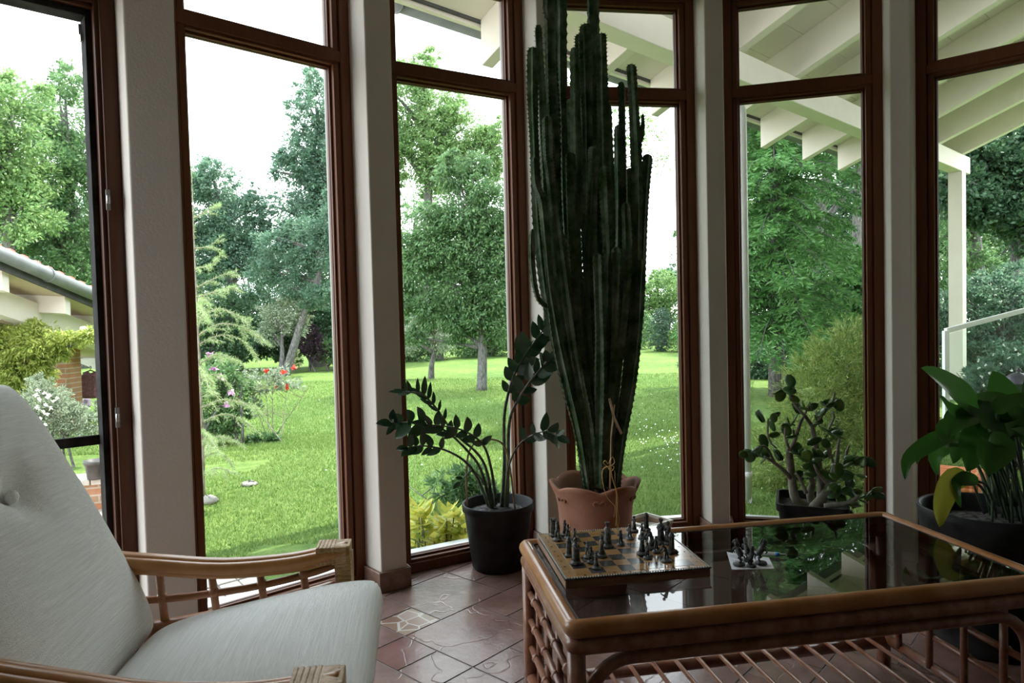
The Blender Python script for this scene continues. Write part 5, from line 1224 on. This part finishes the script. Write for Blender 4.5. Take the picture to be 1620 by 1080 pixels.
def conifer(name, label, px, d, top_px, rad_px, leaf, nb=60, L=.07, droop=.3, bark=None, seed=1, base=None, z0=.12, tr=None, per=40, upturn=.0, cat='tree', power=.9, ball=False, wid=.3):
    rng = np.random.default_rng(seed); rs = random.Random(seed); ft = at(px, 600, d); ft.z = lawn_z(ft.x, ft.y) if base is None else base
    tp = at(top_px[0], top_px[1], d); H = tp.z - ft.z; R = rad_px * d / F; root = thing(name, label, cat, tuple(ft)); mb = MB()
    mb.tube(spline([ft - V3((0, 0, .1)), ft.lerp(tp, .5), tp], 14), [(tr or H * .018) * (1 - .93 * i / 14) for i in range(15)], 8); P = []; D = []
    for q in range(nb):
        t = z0 + (1 - z0) * (q + rs.random() * .5) / nb; b0 = ft.lerp(tp, t); ln_ = R * ((1 - t) ** power + .06) * rs.uniform(.75, 1.15); 
        if ball: ln_ = R * math.sqrt(max(.02, 1 - (2 * t - 1) ** 2)) * rs.uniform(.85, 1.05)
        a = q * 2.4 + rs.uniform(-.4, .4); h = V3((math.cos(a), math.sin(a), 0))
        e = [b0, b0 + h * ln_ * .5 + V3((0, 0, ln_ * (.12 - droop * .2))), b0 + h * ln_ + V3((0, 0, -ln_ * droop + upturn * ln_))]; sp = spline(e, 8)
        mb.tube(sp, [min(.02, (tr or H * .018) * .22) * .6 * (1 - .8 * i / 8) for i in range(9)], 4)
        k = max(6, int(per * ln_ / R)); 
        for w_ in range(k):
            u = rs.random() ** .8; i = min(int(u * 8), 7); p = sp[i].lerp(sp[i + 1], u * 8 - i); side = h.cross(V3((0, 0, 1))) * rs.choice((-1, 1)); sw = (1 - u * .7) * ln_ * .32 * rs.random()
            P.append(p + side * sw + V3((0, 0, -sw * .3))); D.append(h * .5 + side * .8 + V3((0, 0, -droop)))
    mb.build('trunk', bark or BARK, root, world=True); v = leaves_at(np.array(P), np.array(D), L, L * wid, rng, .1, .45); np_mesh('foliage', v, quads(v), G[leaf], root); return root

T = tree
# ---- seen through the garden door
T('garden_tree', 'pale sunlit leafy tree behind the red tiled outbuilding, leftmost', 'tree', 10, 15, [(-10, 260, 62, 90), (20, 180, 50, 60), (-50, 330, 60, 80), (30, 330, 40, 60), (-70, 200, 60, 80)], 'light', 15000, .15, tr=.18, seed=1)
T('garden_tree', 'tall yellowish-topped tree behind the outbuilding, beside the door frame', 'tree', 110, 17, [(100, 180, 46, 60), (85, 250, 50, 50), (125, 330, 60, 80), (70, 350, 50, 60), (160, 240, 40, 80), (60, 420, 60, 40), (150, 430, 60, 50)], 'mid', 15000, .15, tr=.2, seed=2)
T('garden_tree', 'dark tree filling the gap between the outbuilding roof and the door frame', 'tree', 130, 21, [(90, 400, 70, 60), (160, 380, 60, 90), (20, 420, 70, 60), (120, 470, 90, 50)], 'dark', 9000, .17, tr=.2, seed=3)
T('climbing_shrub', 'big yellow-green leafy shrub under the eave of the outbuilding', 'shrub', 40, 7.3, [(20, 560, 45, 50), (65, 545, 36, 34), (105, 538, 32, 18), (-20, 590, 50, 60), (25, 605, 42, 40), (-50, 540, 50, 50), (64, 590, 16, 24), (140, 533, 14, 12)], 'yellow', 12000, .085, .026, tr=.03, seed=4, droop=.7, stems=1, top=at(30, 560, 7.3))
T('garden_shrub', 'grey-green shrub with white flowers in front of the brick pillar', 'shrub', 95, 6.4, [(85, 660, 34, 40), (120, 665, 30, 28), (60, 640, 26, 40), (140, 672, 18, 20)], 'grey', 6500, .045, .014, tr=.015, seed=5, stems=4, droop=.1,
  flowers=('white', [(62, 632, 6.2), (72, 640, 6.2), (68, 650, 6.2), (56, 625, 6.2), (75, 628, 6.2), (64, 662, 6.1), (70, 672, 6.1), (58, 645, 6.1), (52, 655, 6.1), (80, 645, 6.2), (66, 688, 6.1), (74, 655, 6.1), (78, 625, 6.2), (84, 634, 6.2), (70, 622, 6.2), (60, 618, 6.2), (90, 628, 6.2)], .026))
# ---- seen through the second window
T('garden_tree', 'tall bluish tree against the sky at the right edge of the second window', 'tree', 505, 20, [(500, 170, 36, 52), (480, 240, 40, 40), (520, 260, 40, 60), (470, 330, 50, 46), (515, 350, 50, 50), (450, 270, 24, 26), (440, 390, 40, 40), (560, 200, 44, 70), (545, 300, 50, 70)], 'blue', 19000, .15, tr=.22, seed=6, clump=.22)
T('garden_tree', 'round-topped tree left of centre in the second window, behind the larch sapling', 'tree', 375, 19, [(340, 290, 40, 40), (320, 340, 40, 50), (375, 350, 40, 50), (400, 330, 18, 30), (350, 400, 50, 46), (300, 400, 40, 50), (390, 410, 40, 40)], 'blue', 14000, .15, tr=.2, seed=7, clump=.22)
T('garden_tree', 'light green tree with open crown in the middle of the second window', 'tree', 450, 17, [(432, 385, 30, 22), (480, 365, 36, 22), (508, 405, 28, 30), (415, 432, 32, 20), (462, 452, 36, 20), (502, 470, 32, 22), (470, 415, 24, 24), (530, 350, 30, 40)], 'blue', 9000, .12, tr=.12, seed=8)
T('garden_shrub', 'dark bushy growth at the left end of the lawn behind the larch sapling', 'shrub', 330, 18, [(310, 500, 40, 50), (350, 490, 44, 56), (390, 510, 36, 46), (280, 520, 40, 60), (330, 545, 60, 30)], 'dark', 9000, .13, tr=.06, seed=9, stems=3)
T('garden_shrub', 'dark bushy growth across the lawn behind the little apple tree', 'shrub', 450, 19.5, [(420, 520, 40, 46), (460, 510, 40, 46), (500, 500, 36, 50), (440, 550, 50, 22), (540, 510, 40, 56)], 'dark', 10000, .13, tr=.06, seed=10, stems=3)
T('fruit_tree', 'little grey-leaved apple tree standing on the lawn with a bent trunk', 'tree', 443, 17.2, [(438, 500, 28, 26), (462, 490, 26, 26), (425, 530, 20, 20), (470, 520, 20, 18)], 'grey', 2600, .10, tr=.085, seed=11, top=at(446, 505, 17.2))
T('purple_shrub', 'dark purple-leaved bush at the edge of the lawn in the second window', 'shrub', 490, 18.2, [(488, 540, 20, 24), (500, 555, 16, 20)], 'purple', 2600, .09, tr=.04, seed=12, stems=2)
T('hydrangea', 'pale lime hydrangea beside the purple bush', 'shrub', 467, 17.9, [(466, 567, 10, 13)], 'mid', 700, .09, tr=.03, seed=13, flowers=('lime', [(462, 560, 17.7), (470, 558, 17.7), (466, 568, 17.7), (473, 567, 17.7), (460, 573, 17.7), (468, 576, 17.7), (475, 575, 17.7)], .10))
T('garden_shrub', 'low green shrub right of the purple bush at the lawn edge', 'shrub', 520, 18.4, [(520, 555, 18, 22), (545, 560, 20, 22)], 'mid', 2200, .09, tr=.03, seed=14, stems=2)
rng = np.random.default_rng(15); rs = random.Random(15); lf = at(322, 790, 5.1); lf.z = GZ
lr = thing('larch_sapling', 'slender pale green larch sapling with arching feathery branches just outside the second window', 'tree', tuple(lf)); mb = MB()
LT = [(322, 800), (321, 720), (318, 640), (315, 560), (311, 470), (307, 380), (303, 268)]
tk = spline([at(x, y, 5.1) for x, y in LT], 24); tk[0].z = GZ - .06; mb.tube(tk, [.016 * (1 - .88 * i / 24) for i in range(25)], 8); P_, D_ = [], []
def larch_branch(pts, d0, d1, dens=1.0, twig=True):
    k = len(pts) - 1; L = spline([at(x, y, d0 + (d1 - d0) * i / k) for i, (x, y) in enumerate(pts)], 22); ln = sum((L[i + 1] - L[i]).length for i in range(22))
    mb.tube(L, [.0055 * (1 - .8 * i / 22) for i in range(23)], 5)
    def dress(Q, l_, n):
        for q in range(n):
            u = rs.random(); i = min(int(u * (len(Q) - 1)), len(Q) - 2); p = Q[i].lerp(Q[i + 1], u * (len(Q) - 1) - i); t = (Q[i + 1] - Q[i]).normalized()
            r = V3((rs.gauss(0, 1), rs.gauss(0, 1), rs.gauss(0, 1))); P_.append(p); D_.append(r.normalized() + t * .7)
    dress(L, ln, int(ln * 620 * dens))
    if twig:
        for q in range(int(ln * 16)):
            u = .15 + .8 * rs.random(); i = int(u * 21); b0 = L[i]; t = (L[i + 1] - L[i]).normalized(); sd = t.cross(V3((0, 0, 1))).normalized() * rs.choice((-1, 1)); l2 = .16 * (1 - u * .5) * rs.uniform(.5, 1.1)
            Q = spline([b0, b0 + (sd * .5 + t * .7) * l2 * .6 + V3((0, 0, -.02)), b0 + (sd * .5 + t * .9) * l2 + V3((0, 0, -.5 * l2))], 6); mb.tube(Q, .0018, 4); dress(Q, l2, int(l2 * 560 * dens))
for pts, d1 in (([(306, 345), (325, 335), (347, 322)], 5.0), ([(307, 392), (330, 390), (352, 372)], 5.2), ([(309, 425), (335, 418), (352, 400)], 4.9), ([(311, 455), (345, 438), (374, 428)], 5.3), ([(312, 470), (345, 460), (372, 452)], 4.8),
 ([(313, 505), (345, 488), (378, 500), (398, 506)], 4.9), ([(314, 530), (350, 512), (395, 522), (428, 546)], 4.8), ([(314, 545), (350, 530), (385, 540), (408, 565)], 5.2), ([(316, 575), (345, 560), (380, 572)], 4.7), ([(317, 600), (345, 592), (366, 612)], 5.2),
 ([(318, 645), (355, 632), (395, 640), (412, 652)], 4.8), ([(319, 668), (355, 655), (390, 668), (415, 690)], 5.0), ([(320, 700), (350, 690), (385, 705)], 4.8), ([(320, 725), (345, 715), (372, 735)], 5.2), ([(321, 750), (345, 740), (382, 752)], 4.9),
 ([(308, 410), (290, 400), (270, 395)], 5.2), ([(311, 460), (285, 450), (255, 455)], 5.0), ([(314, 520), (280, 505), (240, 520)], 5.1), ([(315, 560), (280, 545), (235, 565)], 5.0), ([(318, 640), (280, 628), (240, 650)], 5.1), ([(320, 700), (285, 690), (255, 710)], 5.0),
 ([(312, 480), (318, 488), (330, 510)], 4.4), ([(316, 580), (322, 590), (335, 625)], 4.35), ([(319, 680), (330, 690), (350, 720)], 4.4), ([(312, 480), (318, 470), (322, 480)], 5.8), ([(316, 600), (322, 590), (330, 600)], 5.9), ([(320, 720), (330, 705), (338, 715)], 5.8)): larch_branch(pts, 5.1, d1)
larch_branch([(307, 380), (305, 320), (303, 262)], 5.1, 5.1, .5, False)
mb.build('trunk', BARKP, lr, world=True); v = leaves_at(np.array([tuple(p) for p in P_]), np.array([tuple(p) for p in D_]), .030, .0028, rng, .1, .25); np_mesh('foliage', v, quads(v), G['larch'], lr)
T('flowering_shrub', 'leafy shrub with mauve flowers behind the larch sapling', 'shrub', 345, 7.4, [(345, 600, 32, 40), (370, 630, 24, 36), (330, 650, 26, 36), (355, 670, 30, 24)], 'mid', 4200, .06, tr=.02, seed=16, stems=4, flowers=('pinkish', [(350, 598, 7.0), (338, 582, 7.0), (366, 618, 7.0), (360, 640, 7.0), (333, 560, 7.0)], .05))
T('rose_bush', 'thorny rose bush with a few red blooms on the lawn', 'shrub', 428, 7.6, [(405, 610, 18, 24), (430, 600, 14, 18), (455, 600, 18, 24), (400, 645, 12, 16)], 'grey', 900, .05, tr=.007, seed=17, bark=BARKP, stems=6, flowers=('red', [(464, 581, 7.5), (450, 590, 7.5), (436, 610, 7.5), (375, 632, 7.3), (421, 585, 7.5), (455, 612, 7.5)], .045))
T('garden_plant', 'low dark leafy plant at the foot of the rose bush', 'plant', 415, 7.5, [(410, 696, 16, 7), (428, 695, 12, 6)], 'mid', 500, .10, tr=.01, seed=18, wood=False)
MT['stone'] = mat('field_stone', (.24, .22, .19), .9, var=.35, nscale=10, bmp=.5, bscale=25)
for (x, y, s, lab) in ((326, 796, .09, 'grey field stone at the foot of the larch sapling'), (395, 768, .06, 'flat pale stone in the bare patch right of the larch sapling')):
    p = on_z(x, y, GZ); mb = MB(); mb.ball(tuple(p + V3((0, 0, s * .2))), (s, s * .8, s * .42), 12); rs_ = random.Random(int(x)); mb.v = [(a + rs_.uniform(-.012, .012), b_ + rs_.uniform(-.012, .012), c_ + rs_.uniform(-.01, .01)) for a, b_, c_ in mb.v]
    o = mb.build('stone', MT['stone'], loc=(p.x, p.y, GZ)); tag(o, lab, 'stone')
# ---- third window
T('garden_tree', 'very tall light green tree rising behind the lawn tree of the third window', 'tree', 690, 21, [(660, 115, 36, 36), (640, 170, 44, 50), (690, 180, 44, 40), (730, 210, 44, 40), (655, 250, 50, 46), (760, 250, 40, 50), (700, 270, 50, 46), (790, 230, 26, 46), (620, 220, 30, 70)], 'light', 19000, .15, tr=.24, seed=20, clump=.22)
T('lawn_tree', 'broad-crowned tree with a guarded trunk standing on the lawn', 'tree', 761, 12.6, [(735, 340, 46, 40), (775, 330, 40, 44), (700, 390, 46, 44), (760, 400, 50, 44), (660, 430, 34, 40), (720, 460, 50, 42), (780, 460, 44, 42), (690, 500, 40, 26), (760, 505, 50, 22), (680, 350, 30, 34), (800, 400, 30, 60), (715, 275, 26, 30), (752, 262, 22, 26), (648, 385, 22, 24), (640, 470, 22, 30), (725, 528, 26, 16), (790, 525, 24, 18), (655, 535, 18, 14)], 'mid', 23000, .13, .05, tr=.105, seed=21, droop=.7, top=at(760, 330, 12.6), bark=BARKG)
T('fruit_tree', 'small grey fruit tree with low forked trunk left of the broad lawn tree', 'tree', 682, 15.2, [(665, 520, 24, 24), (695, 515, 24, 24), (645, 545, 18, 18), (700, 545, 20, 16), (675, 490, 24, 20)], 'grey', 3600, .085, tr=.085, seed=22, top=at(682, 530, 15.2))
T('garden_shrub', 'dense dark shrubs closing the lawn behind the small fruit tree', 'shrub', 660, 21, [(640, 520, 36, 50), (690, 520, 40, 44), (620, 560, 40, 26), (670, 560, 40, 22)], 'mid', 8500, .12, tr=.06, seed=23, stems=3)
T('garden_shrub', 'dense shrubs closing the lawn right of the broad lawn tree', 'shrub', 770, 22, [(740, 530, 40, 40), (790, 520, 40, 50), (760, 555, 50, 18), (830, 530, 40, 50)], 'mid', 8500, .12, tr=.06, seed=24, stems=3)
rng = np.random.default_rng(30)
hs = thing('variegated_shrub', 'yellow variegated leafy shrub outside the third window, left of the black pot', 'shrub', tuple(on_z(700, 880, GZ) * 1)); mb = MB(); rs = random.Random(31)
for q in range(30):
    x, y = rs.uniform(655, 745), rs.uniform(800, 858); dd = rs.uniform(3.55, 3.95); tp = at(x, y, dd); b0 = V3((tp.x + rs.uniform(-.05, .05), tp.y + rs.uniform(-.03, .06), GZ)); mb.tube([b0, b0.lerp(tp, .6), tp], .004, 5, 1)
    for k in range(9):
        a = k * 2.4 + rs.uniform(-.3, .3); el = .75 - .13 * k; dr = V3((math.cos(a), math.sin(a), el)); mb.leaf(tp - V3((0, 0, .012 * k)), dr, V3((0, 0, 1)) - dr * .3, rs.uniform(.09, .13), rs.uniform(.046, .064), 0, curl=-.6 * -1, k=4)
mb.build('foliage', [G['hosta'], MT['zz_stem']], hs, world=True)
T('peony', 'green leafy peony on the lawn behind the black pot', 'shrub', 730, 4.7, [(720, 765, 28, 22), (755, 765, 26, 24), (745, 790, 40, 20)], 'mid', 900, .10, .03, tr=.008, seed=33, stems=5)
# ---- fourth window
T('garden_tree', 'pale distant tree right of the cactus, behind the round conifer', 'tree', 1050, 27, [(1045, 460, 30, 36), (1075, 480, 30, 40), (1030, 500, 24, 40), (1010, 470, 24, 40)], 'light', 6000, .16, tr=.15, seed=40)
T('garden_tree', 'distant dark tree top above the pale tree right of the cactus', 'tree', 1055, 31, [(1058, 440, 22, 20), (1080, 455, 24, 24)], 'blue', 2200, .18, tr=.15, seed=41)
conifer('round_conifer', 'dark rounded conifer at the far end of the lawn right of the cactus', 1046, 22.5, (1047, 486), 24, 'fir', 70, .09, .25, None, 42, per=70, z0=.02, ball=True)
T('garden_shrub', 'light green shrub beside the round conifer at the lawn end', 'shrub', 1075, 22, [(1075, 535, 16, 24), (1095, 530, 20, 26)], 'light', 2500, .10, tr=.04, seed=43)
T('garden_shrub', 'low far shrubs seen between the cactus stems', 'shrub', 985, 24, [(960, 520, 40, 44), (1000, 525, 34, 40), (920, 520, 40, 50)], 'mid', 6000, .13, tr=.05, seed=44, stems=2)
T('birch_tree', 'thin airy tree whose twigs show beside the cactus top', 'tree', 960, 15, [(1030, 230, 26, 50), (1000, 200, 30, 50), (950, 190, 50, 50), (920, 150, 40, 40), (1050, 260, 14, 20), (950, -190, 130, 110), (1050, -260, 120, 120), (900, -330, 110, 110), (1010, -120, 90, 60)], 'light', 8000, .10, tr=.07, seed=45, bark=BARKP, clump=.35)  # upper crown lobes are out of view, added to shade the lawn
# ---- fifth window
conifer('dawn_redwood', 'feathery fresh green conifer filling the left of the jade tree window', 1228, 10.5, (1215, -480), 150, 'redwood', 330, .10, .34, BARK, 50, per=480, wid=.26, z0=.08, tr=.13, upturn=.1, power=.42)  # top raised out of view so that it shades the lawn
conifer('dawn_redwood', 'feathery green conifer behind the golden cypress, right of the fresh green one', 1340, 12.5, (1348, 385), 85, 'redwood', 130, .11, .34, BARK, 51, per=420, wid=.26, z0=.06, tr=.12, upturn=.1, power=.6)
for (x, d, r, sd, lab) in ((1292, 12.6, .16, 52, 'tall bare-trunked tree with dark crown behind the feathery conifer'), (1352, 18, .17, 53, 'tall tree whose dark trunk shows at the right side of the jade tree window')):
    hi = [(x, -60, 190, 110), (x - 90, -190, 170, 120), (x + 90, -170, 170, 120), (x, -330, 150, 110)] if sd == 52 else []  # high unseen lobes, added to cast shade on the lawn
    T('tall_tree', lab, 'tree', x, d, hi + [(x, 100, 70, 80), (x + 40, 220, 50, 50), (x - 50, 230, 40, 44), (x + 70, 300, 34, 44)], 'dark', 9000 if sd > 52 else 26000, .16, tr=r, seed=sd, top=at(x + 14, 60, d), clump=.2)
T('garden_tree', 'deep green trees at the back of the jade tree window', 'tree', 1270, 24, [(1200, 300, 70, 90), (1270, 350, 70, 90), (1340, 400, 60, 90), (1230, 450, 80, 70), (1300, 480, 80, 60), (1190, 200, 60, 90), (1380, 330, 60, 80)], 'dark', 20000, .19, tr=.25, seed=54)
T('garden_shrub', 'dark undergrowth at the lawn edge beneath the feathery conifer', 'shrub', 1215, 13.5, [(1190, 580, 40, 40), (1235, 570, 46, 44), (1290, 560, 50, 50), (1340, 580, 40, 50)], 'dark', 9000, .11, tr=.05, seed=55, stems=3)
rng = np.random.default_rng(56); gc = at(1318, 820, 5.4); gcr = thing('golden_cypress', 'golden thread-leaved cypress just outside the jade tree window', 'shrub', (gc.x, gc.y, GZ))
B = [pxblob(*b_) for b_ in ((1320, 620, 60, 90, 5.4), (1345, 575, 42, 60, 5.4), (1290, 650, 50, 80, 5.3), (1340, 700, 60, 90, 5.2), (1270, 730, 60, 70, 5.2), (1225, 740, 34, 60, 5.1), (1300, 770, 80, 50, 5.0), (1370, 640, 40, 90, 5.5), (1210, 790, 30, 40, 5.0))]
P_, D_ = [], []
for (c, r), k in zip(B, (6400, 4200, 5000, 6800, 5000, 2400, 5200, 3400, 1400)):
    dd = unit(rng.normal(0, 1, (k // 14, 3))); cc = np.array(c) + dd * (.55 + .45 * rng.random((k // 14, 1))) * np.array(r)
    for c2, d2_ in zip(cc, dd):
        j = 14; tt = rng.random((j, 1)) * .11; dirv = d2_ * .9 + np.array([0, 0, .35]) + rng.normal(0, .18, 3); P_.append(c2 + dirv * tt + np.array([0, 0, -1]) * tt ** 2 * 5 + rng.normal(0, .012, (j, 3))); D_.append(np.repeat((dirv + np.array([0, 0, -.3]))[None], j, 0))
v = leaves_at(np.concatenate(P_), np.concatenate(D_), .048, .0075, rng, .15, .42); np_mesh('foliage', v, quads(v), G['cypress'], gcr)
mb = MB()
for (c, r) in B: mb.tube(spline([(gc.x, gc.y, GZ - .05), V3((gc.x, gc.y, GZ)).lerp(V3(c), .5) + V3((0, 0, .1)), c], 6), [.05, .045, .04, .03, .022, .016, .01], 6)
mb.build('trunk', BARK, gcr, world=True)
# ---- rightmost window
T('lime_tree', 'large dark lime tree hanging over the veranda at the upper right', 'tree', 1592, 12, [(1560, 250, 50, 36), (1610, 270, 50, 44), (1600, 330, 60, 40), (1660, 230, 70, 70), (1550, 330, 30, 40), (1650, 350, 60, 50), (1520, 300, 34, 50)], 'dark', 13000, .13, .10, tr=.15, seed=60, top=at(1610, 240, 12))
T('tall_tree', 'tree with a slanting dark trunk left of the lime tree, right of the white post', 'tree', 1545, 14.5, [(1540, 200, 50, 60), (1530, 400, 34, 40), (1500, 300, 50, 80), (1560, 120, 60, 70)], 'mid', 7000, .13, tr=.16, seed=61, top=at(1552, 200, 14.5))
T('garden_tree', 'deep woodland trees behind the glass wind screen', 'tree', 1580, 22, [(1500, 400, 50, 90), (1560, 420, 60, 80), (1620, 420, 60, 90), (1680, 380, 60, 120), (1470, 330, 50, 120), (1530, 330, 60, 80), (1600, 330, 60, 60)], 'mid', 15000, .17, tr=.22, seed=62)
T('woodland_shrub', 'dense dark shrubbery behind the glass wind screen', 'shrub', 1570, 10, [(1530, 490, 40, 50), (1590, 470, 50, 46), (1640, 500, 50, 60), (1540, 570, 50, 60), (1600, 560, 60, 50), (1490, 560, 30, 80), (1560, 640, 70, 50), (1650, 600, 60, 70)], 'blue', 15000, .085, .05, tr=.05, seed=63, stems=3)
T('flowering_shrub', 'shrub with small whitish flower heads behind the lantern', 'shrub', 1575, 7.4, [(1560, 610, 28, 36), (1595, 590, 26, 32), (1570, 650, 40, 30), (1620, 610, 30, 50), (1545, 630, 16, 24)], 'blue', 5200, .085, .022, tr=.02, seed=64, stems=4, droop=-.15,
  flowers=('white', [(1549, 582, 7.0), (1560, 577, 7.0), (1572, 560, 7.0), (1588, 546, 7.0), (1606, 552, 7.0), (1553, 596, 7.0), (1565, 590, 7.0), (1578, 600, 7.0), (1596, 566, 7.0), (1612, 560, 7.0), (1556, 610, 6.9), (1584, 575, 6.9), (1570, 615, 6.9), (1600, 585, 6.9), (1548, 570, 6.9)], .020))
# ---- far belt of trees that closes the garden
for k in range(1, 15):
    x = -120 + k * 128; rs = random.Random(200 + k); d = 30 + rs.uniform(-2, 3)
    if 940 < x < 1110: hgt = 500
    elif 260 < x < 480: hgt = 400
    else: hgt = 330
    where = ['far left beyond the frame edge', 'far left behind the outbuilding', 'behind the leftmost pillar', 'behind the larch sapling', 'behind the round-topped tree', 'behind the bluish tree', 'behind the small fruit tree', 'behind the broad lawn tree', 'behind the cactus', 'behind the round conifer', 'behind the feathery conifer', 'behind the golden cypress', 'behind the right pillar', 'behind the wind screen', 'beyond the right frame edge'][k]
    T('distant_tree', 'hazy tree of the far belt, ' + where, 'tree', x, d, [(x, hgt + 40, 60, 60), (x - 50, hgt + 90, 50, 60), (x + 50, hgt + 100, 50, 60), (x, hgt + 150, 90, 60)], rs.choice(['blue', 'mid', 'dark']), 6500, .20, tr=.2, seed=200 + k, group='far belt of trees')
# ================================================================= daylight, camera
wd_ = bpy.data.worlds.new('World'); SC.world = wd_; wd_.use_nodes = True; nt = wd_.node_tree
bg = nt.nodes['Background']; tc = nt.nodes.new('ShaderNodeTexCoord'); sp = nt.nodes.new('ShaderNodeSeparateXYZ'); link(nt, tc.outputs['Generated'], sp.inputs[0])
link(nt, ramp(nt, sp.outputs['Z'], [(0, (.97, .98, 1.0)), (.35, (.90, .95, 1.0)), (1, (.72, .84, 1.0))]), bg.inputs['Color'])
bg.inputs['Strength'].default_value = 2.7
sl_ = bpy.data.lights.new('sun', 'SUN'); sl_.energy = 5.0; sl_.angle = math.radians(.6); sl_.color = (1.0, .95, .84)
so = bpy.data.objects.new('sun', sl_); COL.objects.link(so); so.rotation_euler = V3((-.36, -.30, -.88)).to_track_quat('-Z', 'Y').to_euler()
cd = bpy.data.cameras.new('camera'); cd.sensor_width = 36; cd.lens = F / 1620 * 36; cd.clip_start = .05; cd.clip_end = 300
co = bpy.data.objects.new('camera', cd); COL.objects.link(co)
fwd = V3((0, _cp, _sp)); r0 = V3((1, 0, 0)); u0 = r0.cross(fwd)
rt = r0 * _c - u0 * _s
up = u0 * _c + r0 * _s
R3 = Matrix((rt, up, -fwd)).transposed()
co.matrix_world = Matrix.Translation((0, 0, EYE)) @ R3.to_4x4(); SC.camera = co
vs_ = SC.view_settings; vs_.view_transform = 'Standard'; vs_.look = 'None'; vs_.exposure = 1.18; vs_.gamma = 1.0; vs_.use_curve_mapping = False
SC.display_settings.display_device = 'sRGB'
cy_ = SC.cycles; cy_.use_denoising = True; cy_.max_bounces = 10; cy_.diffuse_bounces = 5; cy_.glossy_bounces = 4; cy_.transmission_bounces = 6; cy_.transparent_max_bounces = 16
cy_.sample_clamp_indirect = 6; cy_.caustics_reflective = False; cy_.caustics_refractive = False
